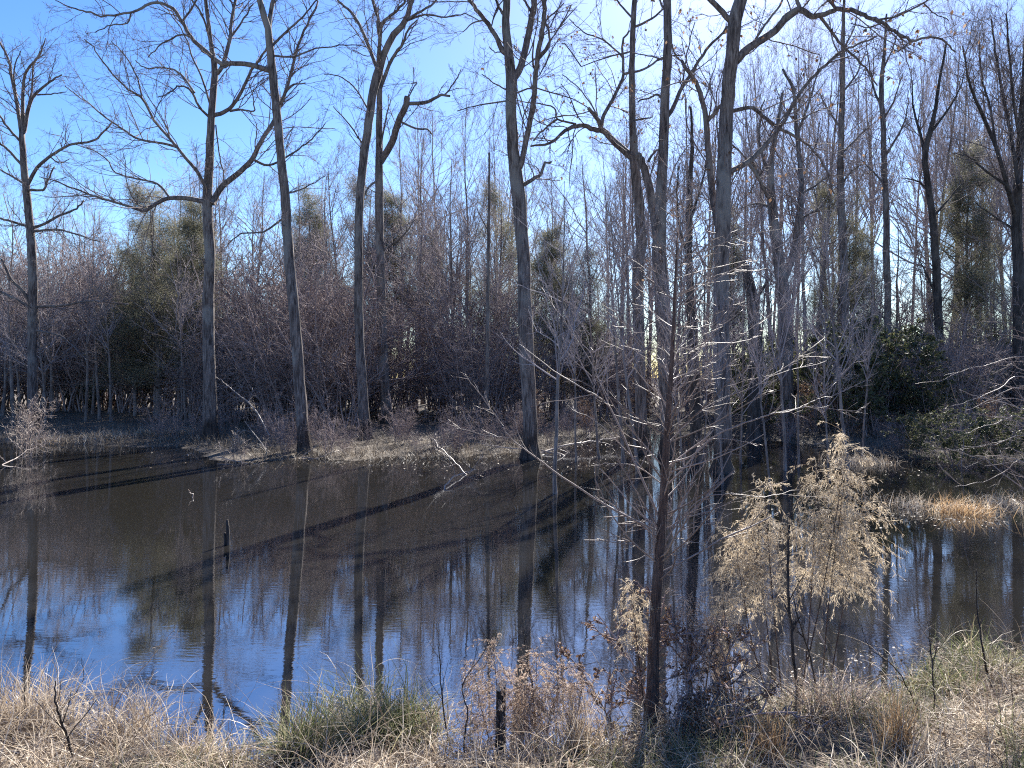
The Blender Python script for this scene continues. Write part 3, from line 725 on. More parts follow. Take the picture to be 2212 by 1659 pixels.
for umin, umax, y0, y1, num, low in zones:
    for q in range(num):
        u, X, Y = spot(umin, umax, y0, y1, 1.5)
        vt = np.interp(u, TOP_U, TOP_V) + abs(rng.normal(0, 55)) + (rng.uniform(60, 220) if rng.random() < 0.3 and not low else 0) + low
        top = H - (vt - HZ) / F * Y
        s = max(top, 4) / 20.0
        o = new_from(protos, k % len(protos)); k += 1
        w = float(np.clip(s, 0.5, 1.15)) * rng.uniform(0.85, 1.25) * (1.25 if low else 1)
        lab, grp = bg_label(u, vt < np.interp(u, TOP_U, TOP_V) + 90)
        place(o, X, Y, w, rng.uniform(0, 6.28), lab, grp, s)

# thin saplings standing in the flood
for q in range(16):
    u = 1215 + 44 * q + rng.uniform(-18, 18); Y = rng.uniform(17, 27); X = (u - 1106) / F * Y
    o = copy_tree(protos[q % len(protos)]); o.name = "flooded_sapling"
    h = rng.uniform(4.5, 9.0); near = "nearer" if Y < 22 else "farther"
    place(o, X, Y, h / 20 * 0.9, rng.uniform(0, 6.28), near + " thin sapling in the water, " + where(u), near + " flooded saplings " + where(u), h / 20, -0.1)

# pines
def proto_pine(seed, h, crown0, wide):
    r = np.random.default_rng(seed)
    root = empty("pine_tree", (0, 0, 0), "", "tree")
    n = 12; z = np.linspace(-0.3, h, n)
    P = np.stack([np.cumsum(r.normal(0, 0.05, n)), np.cumsum(r.normal(0, 0.05, n)), z], -1)
    R = 0.011 * h * (1 - np.linspace(0, 0.93, n)) + 0.01
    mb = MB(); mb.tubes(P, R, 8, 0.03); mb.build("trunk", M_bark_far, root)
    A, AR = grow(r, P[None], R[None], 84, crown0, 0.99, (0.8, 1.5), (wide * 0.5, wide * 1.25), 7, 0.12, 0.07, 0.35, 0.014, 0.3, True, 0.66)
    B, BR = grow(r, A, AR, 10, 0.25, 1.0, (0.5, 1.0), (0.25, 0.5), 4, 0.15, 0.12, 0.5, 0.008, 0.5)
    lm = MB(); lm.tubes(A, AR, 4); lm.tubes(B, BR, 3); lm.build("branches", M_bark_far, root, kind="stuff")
    ends = np.concatenate([B[:, -1], B[:, 2], A[:, -1], A[:, -2]])
    per = 34
    C = np.repeat(ends, per, 0) + r.normal(0, 0.26, (len(ends) * per, 3))
    d = norm(r.normal(size=C.shape) + np.array((0, 0, 0.35))); s = norm(np.cross(d, r.normal(size=C.shape)))
    nd = MB(); nd.cards(C, r.uniform(0.12, 0.26, len(C)), r.uniform(0.006, 0.011, len(C)), d, s)
    nd.build("crown", M_needle, root, smooth=False, kind="stuff")
    return root
pines = [proto_pine(201, 14, 0.14, 3.9), proto_pine(202, 14, 0.30, 2.8)]
pine_spots = [(345, 430, 46, 1.15, "broad dark pine rising behind the sagging limbs, left of the second trunk"), (415, 455, 44, 1.0, "dark pine half hidden by the second large trunk"),
              (290, 500, 48, 1.0, "lower dull pine at the left shoulder of the broad pine"), (665, 432, 58, 1.0, "dull pine just right of the third trunk"),
              (715, 500, 60, 0.9, "small pine between the third trunk and the leaning forked trunk"), (870, 440, 61, 1.2, "rounded pine to the right of the twin trunk"),
              (770, 430, 62, 1.0, "pine directly behind the leaning forked trunk"), (925, 520, 60, 0.9, "low pine right of the rounded pine"),
              (1075, 440, 52, 0.9, "narrow pine left of the massive central trunk"), (1195, 515, 44, 1.1, "brownish pine mass right of the massive central trunk"),
              (1245, 560, 46, 0.9, "low pine at the right foot of the brownish pine mass"), (2072, 345, 48, 0.85, "tall tufted pine standing against the sky near the right edge"),
              (1822, 430, 46, 0.9, "tufted pine behind the pole straight trunk"), (1590, 470, 60, 0.8, "faint pine behind the largest tree"),
              (2150, 540, 52, 0.8, "low tufted pine left of the trunk at the right edge"), (1870, 520, 50, 0.75, "low tufted pine beside the forked slender trunk")]
for q, (u, vt, Y, w, lab) in enumerate(pine_spots):
    o = new_from(pines, q % 2); X = (u - 1106) / F * Y
    s = (H - (vt - HZ) / F * Y) / 14.0
    place(o, X, Y, s * w, rng.uniform(0, 6.28), lab, "pines in the wood across the water", s)

# thicket shrubs
def proto_shrub(seed, h, stems, leafy=0, mat_t=None, mat_l=None, wig=0.12, up=0.1, name="thicket_shrub", arch=0.0, leafs=1.0):
    r = np.random.default_rng(seed)
    root = empty(name, (0, 0, 0), "", "shrub")
    n = 9
    base = np.zeros((stems, n, 3)); a = r.uniform(0, 6.28, stems)
    d = np.stack([np.cos(a) * 0.27, np.sin(a) * 0.27, np.ones(stems)], -1) + r.normal(0, 0.15, (stems, 3)); d = norm(d)
    base[:, 0, :2] = r.normal(0, 0.22, (stems, 2)); base[:, 0, 2] = -0.15
    L = h * r.uniform(0.6, 1.05, stems)
    for q in range(1, n):
        base[:, q] = base[:, q - 1] + d * (L / (n - 1))[:, None]
        d = d + r.normal(0, 0.09, d.shape); d[:, 2] -= arch; d = norm(d)
    R = np.linspace(1, 0.25, n)[None] * (0.0038 * h * r.uniform(0.5, 1.3, stems))[:, None] + 0.004
    st = MB(); st.tubes(base, R, 5); st.build("stems", mat_t or M_twig_brush, root, kind="stuff")
    cr = MB()
    A, AR = grow(r, base, R, 9, 0.15, 1.0, (0.5, 1.3), (0.25, 0.55), 7, wig, up, 0.55, 0.008, 0.4)
    cr.tubes(A, AR, 3)
    B, BR = grow(r, A, AR, 6, 0.1, 1.0, (0.4, 1.2), (0.3, 0.6), 5, wig * 1.2, up * .4, 0.6, 0.006, 0.5)
    cr.tubes(B, BR, 3)
    C, CR = grow(r, B, BR, 2.6, 0.15, 1.0, (0.4, 1.1), (0.35, 0.7), 3, wig, 0.0, 0.7, 0.005, 0.6)
    cr.tubes(C, CR, 3)
    cr.build("crown", mat_t or M_twig_brush, root, kind="stuff")
    if leafy:
        E = np.concatenate([B[:, 2:].reshape(-1, 3), C.reshape(-1, 3)]); E = E[r.integers(0, len(E), leafy)]
        d = norm(r.normal(size=E.shape) + np.array((0, 0, -0.3))); s = norm(np.cross(d, r.normal(size=E.shape)))
        lf = MB(); lf.cards(E, r.uniform(0.06, 0.12, leafy) * leafs, r.uniform(0.018, 0.035, leafy) * leafs, d, s)
        lf.build("foliage", mat_l or M_green_leaf, root, smooth=False, kind="stuff")
    return root
shr = [proto_shrub(301, 5, 9, wig=0.22), proto_shrub(302, 5, 12, wig=0.28, up=0.05, arch=0.03), proto_shrub(303, 5, 7, wig=0.2, up=0.1), proto_shrub(304, 5, 10, wig=0.3, up=-0.02, arch=0.05)]
lshr = [proto_shrub(311, 4, 8, 9000, name="evergreen_shrub"), proto_shrub(312, 4, 10, 7000, name="evergreen_shrub", arch=0.06)]
bshr = [proto_shrub(321, 4, 8, 5000, None, M_brown_leaf, name="russet_shrub")]
def near_shore(X): return float(np.interp(X, FAR_X, FAR_Y))
k = 0
for umin, umax, dy0, dy1, h0, h1, num, lab, grp in [
        (-140, 480, 20, 32, 7.5, 15.0, 54, "leafless thicket shrub", "thicket shrubs"),
        (430, 800, 11, 24, 5.5, 10.5, 46, "twiggy tangle shrub", "tangle shrubs"),
        (780, 1330, 13, 28, 5.0, 10.0, 54, "grey tangle shrub", "grey tangle shrubs"),
        (330, 1250, 0.3, 5, 0.8, 2.2, 42, "low bank brush", "low brush"),
        (1220, 2300, 0.2, 7, 0.8, 2.2, 46, "low shore brush", "low right brush"),
        (1300, 2300, 8, 26, 3.0, 8.0, 66, "leafless wood shrub", "right wood shrubs")]:
    for q in range(num):
        u = rng.uniform(umin, umax)
        X = (u - 1106) / F * 34
        Y = near_shore(X) + rng.uniform(dy0, dy1); X = (u - 1106) / F * Y
        h = rng.uniform(h0, h1)
        o = new_from(shr, k % 4); k += 1
        s = h / 5.0; w = where(u); hl = ('large ' if h > (h0 + h1) / 2 else 'small ') + ('front ' if Y - near_shore(X) < (dy0 + dy1) / 2 else 'rear ')
        place(o, X, Y, s * rng.uniform(0.9, 1.2), rng.uniform(0, 6.28), hl + lab + ', ' + w, hl + grp + ', ' + w, s)
k = 0
for q in range(44):
    u = rng.uniform(1600, 2330) if q < 34 else rng.uniform(-60, 600); Y = rng.uniform(33, 55) if q < 34 else rng.uniform(52, 60); X = (u - 1106) / F * Y
    h = rng.uniform(2.2, 6.0) if q < 34 else rng.uniform(2, 3.5)
    s = h / 4.0; o = new_from(lshr, k % 2); k += 1
    if u > 1000: place(o, X, Y, s, rng.uniform(0, 6.28), "olive evergreen shrub, " + where(u), "evergreen shrubs " + where(u), s)
    else: place(o, X, Y, s, rng.uniform(0, 6.28), "olive leaved evergreen shrub low in the left thicket", "evergreen shrubs of the left thicket", s)
for (u, v, h, lab) in [(2060, 1005, 2.1, "dark evergreen bush overhanging the water on the right bank"), (2140, 1000, 2.4, "dark evergreen bush at the right end of the bank, beside the overhanging one"),
                       (1985, 985, 1.6, "dark evergreen bush left of the overhanging one"), (2230, 1010, 2.2, "dark evergreen bush cut by the right edge above the water")]:
    Y = H * F / (v - HZ); X = (u - 1106) / F * Y
    o = new_from(lshr, k % 2); k += 1; s = h / 4; place(o, X, Y, s * 1.25, rng.uniform(0, 6.28), lab, "dark bushes on the right bank", s)
for (u, Y, h) in [(1760, 35, 2.2), (1780, 37, 2.6), (1850, 33, 1.2), (1380, 40, 2.5), (1150, 33, 2.0), (1700, 38, 2.0), (2130, 29, 1.8), (1265, 36, 1.6)]:
    X = (u - 1106) / F * Y
    o = new_from(bshr, 0); s = h / 4; place(o, X, Y, s, rng.uniform(0, 6.28), "low shrub still holding russet dead leaves under the trees", "russet shrubs under the trees", s)

# the wood far behind, one mass
r = np.random.default_rng(41)
fw = MB(); fwt = []
NT = 130
fx = r.uniform(-90, 90, NT); fy = r.uniform(88, 140, NT); fh = r.uniform(10, 19, NT) * np.interp(fx, [-80, -20, 10, 80], [0.7, 0.8, 1.0, 1.25])
zz = np.linspace(0, 1, 8)
P = np.stack([fx[:, None] + np.cumsum(r.normal(0, 0.12, (NT, 8)), 1), fy[:, None] + 0 * zz, 0.5 + fh[:, None] * zz], -1)
R = (0.011 * fh)[:, None] * (1 - 0.9 * zz)[None] + 0.015
fw.tubes(P, R, 5)
A, AR = grow(r, P, R, 18, 0.02, 0.97, (0.4, 1.1), (0.15, 0.32), 6, 0.12, 0.12, 0.5, 0.02, 0.4)
fw.tubes(A, AR, 3)
B, BR = grow(r, A, AR, 6, 0.1, 1.0, (0.4, 1.0), (0.3, 0.6), 3, 0.15, 0.08, 0.6, 0.016, 0.5)
fw.tubes(B, BR, 3)
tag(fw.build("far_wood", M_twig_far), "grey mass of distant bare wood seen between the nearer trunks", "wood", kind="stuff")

# ------------------------------------------------------------------ far bank ground cover, roots, sticks
def blade_field(r, X, Y, Z, ln, wd, lean, N=4, droop=0.5, lift=0.0):
    B = len(X); a = r.uniform(0, 6.28, B)
    d = np.stack([np.cos(a) * lean, np.sin(a) * lean, np.ones(B)], -1); d = norm(d)
    P = np.zeros((B, N, 3)); P[:, 0] = np.stack([X, Y, Z - 0.01 + lift], -1)
    dr = r.uniform(0.3, 1.0, B) * droop
    for k in range(1, N):
        P[:, k] = P[:, k - 1] + d * (ln / (N - 1))[:, None]
        d = d + r.normal(0, 0.12, d.shape); d[:, 2] -= dr * 1.6 / (N - 1) * 1.5; d = norm(d)
    W = wd[:, None] * np.linspace(1, 0.12, N)[None]
    side = norm(np.stack([-np.sin(a), np.cos(a), r.normal(0, 0.5, B)], -1))
    return P, W, side

r = np.random.default_rng(51)
n = 17000
u = r.uniform(-60, 2300, n); X0 = (u - 1106) / F * 31
Y = np.interp(X0, FAR_X, FAR_Y) + r.exponential(3.2, n) - 0.5; X = (u - 1106) / F * Y; Z = gz(X, Y)
ok = Z > -0.06
X, Y, Z = X[ok], Y[ok], Z[ok]; n = len(X)
mb = MB(); mb.blades(*blade_field(r, X, Y, Z, r.uniform(0.15, 0.7, n), r.uniform(0.004, 0.011, n), r.uniform(0.2, 1.6, n)))
tag(mb.build("dead_ground_cover", M_brush_low, smooth=False), "dull dead weeds and litter covering the far bank", "ground cover", kind="stuff")

def tuft(name, label, cat, X, Y, n, ln, rad, mat, seed, lean=(0.2, 1.3), droop=0.6, wd=(0.003, 0.006), group=None, N=5, sub="blades", z=None):
    r = np.random.default_rng(seed)
    z0 = float(max(gz(X, Y), 0)) if z is None else z
    root = empty(name, (X, Y, z0), label, cat, group)
    x = r.normal(0, rad, n); y = r.normal(0, rad, n)
    zz = gz(X + x, Y + y) if z is None else np.full(n, z0)
    P, W, s = blade_field(r, x, y, np.maximum(zz, 0) - z0, r.uniform(ln[0], ln[1], n), r.uniform(wd[0], wd[1], n), r.uniform(lean[0], lean[1], n), N, droop)
    m = MB(); m.blades(P, W, s); m.build(sub, mat, root, smooth=False, kind="stuff")
    if mat is M_green:      # dead thatch in the living tuft
        nd = int(n * 0.7); x = r.normal(0, rad * 1.25, nd); y = r.normal(0, rad * 1.25, nd); zz = np.maximum(gz(X + x, Y + y), 0) - z0
        m = MB(); m.blades(*blade_field(r, x, y, zz, r.uniform(ln[0] * .8, ln[1] * 1.05, nd), r.uniform(wd[0], wd[1], nd), r.uniform(0.3, 2.0, nd), N, 0.9))
        m.build("thatch", M_dry, root, smooth=False, kind="stuff")
    return root
def wpt(u, v):
    Y = H * F / (v - HZ); return (u - 1106) / F * Y, Y
for (u, v, n, rad, lab) in [(240, 953, 420, 0.45, "largest sunlit clump of tan dead fern on the left far bank"),
                            (395, 944, 300, 0.4, "sunlit tan fern clump beside the second trunk"), (345, 946, 160, 0.3, "small sunlit tan fern clump between two larger ones"),
                            (130, 958, 200, 0.35, "small dull tan fern clump at the left bank")]:
    X, Y = wpt(u, v); Y = max(Y, near_shore(X) - 0.1)
    tuft("dead_fern", lab, "fern", X * 1.02, Y, n, (0.25, 0.6), rad, M_dry, int(u), wd=(0.008, 0.02), N=4, group="tan fern clumps on the far bank")
for (u, v, n, rad, lab, mat, ln) in [(2080, 1108, 420, 0.30, "orange brown sedge tussock standing in the water at the right", M_orange, (0.25, 0.55)),
                                     (1975, 1095, 260, 0.35, "flattened tan sedge tussock left of the orange one", M_dry, (0.2, 0.45)),
                                     (2180, 1092, 300, 0.35, "flattened tan sedge tussock right of the orange one", M_dry, (0.2, 0.45)),
                                     (1850, 1000, 500, 0.5, "sunlit pale sedge tussock at the edge of the right bank", M_dry, (0.25, 0.5))]:
    X, Y = wpt(u, v); tuft("sedge_tussock", lab, "grass clump", X, Y, n, ln, rad, mat, int(u), wd=(0.004, 0.008), droop=0.7)
# floating leaves and scraps
r = np.random.default_rng(61)
pts = []
for (u, v, su, sv, n) in [(1980, 1115, 120, 14, 420), (2150, 1110, 60, 16, 200), (1850, 1010, 90, 14, 220), (1900, 1420, 110, 20, 190), (1620, 1490, 90, 25, 150), (1330, 960, 90, 10, 120), (1250, 1000, 130, 12, 150),
                          (700, 1000, 140, 9, 120), (950, 1000, 130, 14, 140), (420, 978, 140, 10, 80)]:
    uu = r.normal(u, su, n); vv = np.maximum(r.normal(v, sv, n), 900); Y = H * F / (vv - HZ)
    pts.append(np.stack([(uu - 1106) / F * Y, Y], -1))
p = np.concatenate(pts); z = np.maximum(gz(p[:, 0], p[:, 1]), 0) + 0.006
C = np.column_stack([p, z]); n = len(C)
d = r.normal(size=(n, 3)); d[:, 2] *= 0.2; d = norm(d); up = np.array((0, 0, 1.0)) + r.normal(0, 0.4, (n, 3)); s = norm(np.cross(d, up))
sc = 0.5 + 0.035 * C[:, 1]
mb = MB(); mb.cards(C, r.uniform(0.02, 0.075, n) * sc, r.uniform(0.006, 0.02, n) * sc, d, s)
tag(mb.build("floating_leaves", M_litter, smooth=False), "pale dead leaves and scraps floating in drifts on the water", "leaves", kind="stuff")

# fallen branches lying in the shallows
def fallen(label, pts, Y0s, w, seed, nb=6, mat=None, ln=(0.5, 1.4), name="fallen_branch", dens=3):
    r = np.random.default_rng(seed)
    P = np.array([pos(u, v, Y) for (u, v), Y in zip(pts, Y0s)])
    P = smooth_line(P, 4); n = len(P)
    root = empty(name, P[0], label, "branch"); org = P[0]
    P = P + r.normal(0, 0.02, P.shape)
    R = np.linspace(w, w * 0.3, n)
    m = MB(); m.tubes(P, R, 6, 0.04, cap=True); m.build("stick", mat or M_twig_pale, root, origin=org)
    A, AR = grow(r, resample(P, 10)[None], np.linspace(w, w * .3, 10)[None], nb, 0.15, 1, (0.4, 1.1), ln, 6, 0.17, 0.06, 0.5, 0.006, 0.4, True)
    B, BR = grow(r, A, AR, dens, 0.2, 1, (0.4, 1.0), (0.3, 0.6), 4, 0.17, 0.03, 0.6, 0.005, 0.5)
    m = MB(); m.tubes(A, AR, 4); m.tubes(B, BR, 3); m.build("twigs", mat or M_twig_pale, root, kind="stuff", origin=org)
    return root
fallen("pale fallen branch with forked twigs dipping into the water left of the central trunk", [(1008, 1027), (985, 1000), (950, 965), (930, 945)], [21.3, 21.8, 22.5, 23], 0.018, 1, 9)
fallen("thin fallen branch arching out of the water below the leaning forked trunk", [(960, 1060), (980, 1030), (1010, 1022), (1030, 1012)], [18.5, 19.5, 20.5, 21], 0.02, 2, 6)
fallen("pale stick poking from the water right of the second trunk", [(404, 983), (420, 990), (438, 998)], [26.8, 26, 25], 0.03, 3, 3)
fallen("grey dead branch sprawled at the foot of the third trunk, reaching right", [(600, 985), (680, 990), (720, 975), (760, 965)], [26.2, 25.5, 26, 27], 0.03, 4, 12)
fallen("grey dead branch sprawled at the foot of the third trunk, reaching left", [(640, 990), (590, 985), (560, 950), (530, 910)], [26, 26.5, 27.5, 28], 0.03, 5, 12)
fallen("tangle of pale sticks at the base of the massive central trunk", [(1220, 985), (1180, 975), (1100, 968), (1040, 960)], [26.5, 26, 26.2, 27], 0.04, 6, 14)
fallen("low brushy branch lying over the shallows right of the central trunk", [(1160, 980), (1230, 960), (1290, 950), (1340, 945)], [27, 28, 29, 30], 0.04, 7, 16)
fallen("slanting dead limb leaning from the second trunk down to the water", [(585, 940), (545, 880), (500, 840), (470, 815)], [29, 30, 31, 31.5], 0.03, 8, 8)
fallen("bleached dead branch over the dark water below the second trunk", [(470, 985), (520, 1000), (560, 1005)], [25, 24.2, 24], 0.022, 9, 7)
fallen("tiny forked twig standing in the open water left of the broken posts", [(418, 1074), (412, 1062), (409, 1058)], [17.3, 17.3, 17.3], 0.012, 10, 1, ln=(0.08, 0.2))
fallen("grey stick jutting from the bank at the left edge of the water", [(0, 1012), (40, 985), (80, 965)], [23.5, 24.5, 26], 0.02, 14, 5)
fallen("pale branch resting on the mud of the right bank", [(1760, 960), (1810, 955), (1870, 948)], [30, 31, 32], 0.03, 15, 6)
# bushy pale shrub at the left edge of the far bank
def pale_shrub(label, u, v, h, seed, stems=8):
    o = proto_shrub(seed, h, stems, 0, M_twig_pale, name="pale_shrub"); X, Y = wpt(u, v); o.location = (X, Y, float(max(gz(X, Y), 0)) - 0.03)
    tag(o, label, None, None)
pale_shrub("pale twiggy shrub rising from the shallows at the left edge", 60, 985, 2.3, 331, 9)
pale_shrub("small pale twiggy shrub by the second trunk on the far bank", 520, 1000, 1.2, 332, 5)
pale_shrub("small pale twiggy shrub between the leaning trunk and the central trunk", 930, 985, 1.3, 333, 6)

# broken posts in the water
P0 = np.array((*wpt(496, 1177), 0.0))
root = empty("broken_post", P0, "pair of dark broken wooden posts sticking out of open water", "post")
for (du, dv, w, lean) in [(-1.5, 54, 0.030, -0.03), (-6.0, 26, 0.026, -0.035)]:
    Y = P0[1]; b0 = np.array((du / F * Y, 0, -0.3)); t0 = np.array((du / F * Y + lean, 0.01, dv / F * Y))
    P = b0 + (t0 - b0) * np.linspace(0, 1, 7)[:, None]
    m = MB(); m.tubes(P, np.array([w, w, w * 1.02, w, w * 0.97, w * 0.92, w * 0.62]), 9, 0.06, cap=True); m.build("post", M_bark_dark, root)

# ------------------------------------------------------------------ foreground sapling
def branchy(name, label, cat, Y0, trunk, limbs, seed, mat, tmat, extra=10, tl=(0.3, 0.9), d1=5, d2=2.5, rmin=0.0022, base=None):
    r = np.random.default_rng(seed)
    tp = np.array(trunk, float)
    org = pos(tp[0, 0], tp[0, 1], Y0)
    root = empty(name, org, label, cat)
    def world(pts, slope, Ys):
        p = smooth_line(np.array(pts, float)[:, :2], 4)
        s = np.concatenate([[0], np.cumsum(np.linalg.norm(np.diff(p, axis=0), axis=1))]) * Ys / F
        return np.array([pos(a, b_, Ys + slope * c) for (a, b_), c in zip(p, s)])
    P = world(tp, 0.02, Y0); w = smooth_line(np.stack([tp[:, 2]] * 2, -1), 4)[:, 0]
    R = w * 0.5 / F * P[:, 1]
    P = np.vstack([P[0] - np.array((0, 0, 0.15)), P]); R = np.concatenate([[R[0] * 1.25], R])
    m = MB(); m.tubes(P, R, 10, 0.03, cap=True); m.build("trunk", mat, root, origin=org)
    LP = []; LR = []
    for pts, w0, w1, slope in limbs:
        u0, v0 = pts[0]; best, Yb = 1e9, Y0
        for L in [P] + LP:
            uu = L[:, 0] / L[:, 1] * F + 1106; vv = HZ - (L[:, 2] - H) / L[:, 1] * F
            dd = (uu - u0) ** 2 + (vv - v0) ** 2; k_ = np.argmin(dd)
            if dd[k_] < best: best, Yb = dd[k_], L[k_, 1]
        Pl = world(pts, slope, Yb); Rl = np.linspace(w0, w1, len(Pl)) * 0.36 / F * Pl[:, 1]
        Pl = Pl + r.normal(0, 0.006, Pl.shape) * np.linspace(0, 1, len(Pl))[:, None]
        m = MB(); m.tubes(Pl, Rl, 6, 0.02, cap=True); m.build("limb", tmat, root, origin=org)
        LP.append(resample(Pl, 12)); LR.append(np.linspace(Rl[0], Rl[-1], 12))
    A0, A0R = grow(r, resample(P, 14)[None], np.interp(np.linspace(0, 1, 14), np.linspace(0, 1, len(R)), R)[None], extra, 0.3, 1.0, (0.7, 1.35), tl, 9, 0.07, 0.07, 0.25, rmin * 1.6, 0.35, True, 0.35)
    A0R = np.minimum(A0R, 0.007)
    cr = MB(); cr.tubes(A0, A0R, 5)
    allP = [A0]; allR = [A0R]
    LP2 = np.array(LP) if LP else np.zeros((0, 12, 3)); LR2 = np.array(LR) if LR else np.zeros((0, 12))
    S1, S1R = grow(r, LP2, LR2, d1, 0.15, 1, (0.4, 1.0), (0.2, 0.5), 8, 0.09, 0.07, 0.6, rmin, 0.5)
    S2, S2R = grow(r, A0, A0R, d1, 0.15, 1, (0.4, 1.0), (0.2, 0.5), 6, 0.09, 0.07, 0.6, rmin, 0.5)
    cr.tubes(S1, S1R, 4); cr.tubes(S2, S2R, 4)
    for q, qr in ((S1, S1R), (S2, S2R)):
        V, VR = grow(r, q, qr, d2, 0.2, 1, (0.4, 1.0), (0.25, 0.6), 5, 0.1, 0.05, 0.7, rmin * .8, 0.6); cr.tubes(V, VR, 3)
    cr.build("crown", tmat, root, kind="stuff", origin=org)
    return root
g = ground_at(1405, 1562)
branchy("sapling", "young leafless sapling in the foreground with pale sunlit twigs spreading over the pond", "tree", g[1],
        [(1405, 1562, 34), (1410, 1480, 28), (1412, 1400, 25), (1420, 1250, 23), (1432, 1100, 20), (1440, 950, 15), (1450, 800, 10), (1455, 700, 7), (1459, 600, 5), (1464, 500, 3)],
        [([(1427, 1150), (1330, 1103), (1237, 1046), (1154, 986), (1104, 946), (1087, 920)], 7, 2.5, -0.2),
         ([(1087, 920), (1050, 870), (1017, 826), (1004, 806)], 2.5, 1.5, -0.2), ([(1100, 946), (1047, 940), (1000, 927), (964, 913)], 2.5, 1.5, -0.3),
         ([(1424, 1120), (1404, 1073), (1367, 990), (1317, 880), (1270, 845), (1194, 800), (1124, 745)], 8, 2, 0.1),
         ([(1364, 986), (1330, 950), (1291, 913), (1234, 883)], 3.5, 1.5, 0.2), ([(1317, 880), (1280, 790), (1230, 710), (1170, 620)], 3, 1.2, 0.3),
         ([(1442, 1000), (1495, 985), (1540, 945), (1591, 920), (1661, 896), (1715, 886), (1758, 866), (1806, 826)], 6, 2, -0.1),
         ([(1661, 896), (1740, 880), (1800, 884), (1865, 888)], 2.5, 1.2, 0.2),
         ([(1450, 850), (1480, 830), (1505, 820), (1558, 800), (1590, 775)], 4, 1.5, -0.2), ([(1452, 800), (1500, 750), (1541, 740), (1595, 740), (1641, 726)], 4, 1.5, 0.3),
         ([(1425, 1180), (1465, 1130), (1508, 1083), (1561, 1066), (1651, 1073), (1726, 1059)], 5, 1.5, 0.1),
         ([(1430, 1120), (1462, 1100), (1500, 1030), (1540, 985), (1600, 965)], 5, 1.5, -0.3), ([(1447, 880), (1400, 830), (1360, 780), (1330, 720)], 3.5, 1.2, -0.1),
         ([(1452, 760), (1425, 700), (1400, 640), (1390, 560)], 3, 1.2, 0.2), ([(1456, 690), (1490, 640), (1540, 600), (1590, 580), (1640, 560)], 3, 1.2, -0.2),
         ([(1436, 1050), (1380, 1010), (1330, 1000), (1280, 1003)], 4, 1.5, 0.4), ([(1420, 1230), (1412, 1180), (1416, 1120), (1420, 1060)], 6, 3, -0.1),
         ([(1450, 820), (1520, 790), (1580, 740), (1650, 690), (1720, 640), (1740, 620)], 3.5, 1.2, 0.1), ([(1440, 960), (1500, 900), (1560, 860), (1640, 830), (1785, 730)], 4, 1.2, 0.3)],
        71, M_bark_red, M_twig_pale, 62, (0.4, 1.3), 6.5, 2.6)
# vine and dead leaves around its foot
o = proto_shrub(341, 1.1, 10, 3200, M_twig_brush, M_brown_leaf, name="leafy_vine_clump", arch=0.1, leafs=0.3)
o.location = (g[0] + 0.13, g[1] - 0.02, g[2]); tag(o, "dark clump of dead leafy vine wrapped round the foot of the foreground sapling", None)

# shrub whose twigs reach in from the right edge
branchy("edge_shrub", "leafless shrub reaching in from the right edge with long pale arching twigs", "shrub", 6.6,
        [(2330, 1400, 26), (2320, 1200, 22), (2305, 1050, 18), (2290, 900, 13), (2285, 780, 9), (2280, 660, 5)],
        [([(2292, 880), (2208, 813), (2158, 840), (2105, 862), (2051, 878)], 4, 1.5, -0.2), ([(2292, 900), (2212, 836), (2125, 870), (2081, 893)], 4, 1.5, 0.2),
         ([(2286, 800), (2212, 770), (2140, 785), (2088, 798), (2028, 825)], 4, 1.3, 0.1), ([(2284, 760), (2212, 730), (2150, 722), (2110, 728)], 3.5, 1.2, 0.3),
         ([(2295, 930), (2212, 886), (2155, 866), (2108, 856), (2074, 845)], 4, 1.3, -0.3), ([(2300, 1000), (2212, 942), (2150, 960), (2085, 968), (2010, 975)], 4, 1.3, 0.2),
         ([(2303, 1040), (2212, 998), (2150, 985), (2100, 985), (2040, 965)], 4, 1.3, -0.1), ([(2303, 1030), (2212, 905), (2150, 915), (2110, 925), (2085, 938)], 3.5, 1.2, 0.1),
         ([(2306, 1060), (2212, 1030), (2160, 1000), (2120, 990), (2108, 1000)], 3.5, 1.2, 0.3), ([(2310, 1120), (2212, 1000), (2170, 1020), (2110, 1045), (2060, 1050)], 3.5, 1.2, 0.2),
         ([(2290, 900), (2212, 866), (2180, 860), (2120, 875)], 3, 1.2, 0.0), ([(2286, 820), (2212, 800), (2190, 790), (2150, 775)], 3, 1.2, -0.2)],
        72, M_bark_red, M_twig_pale, 14, (0.4, 1.0), 4, 1.2)

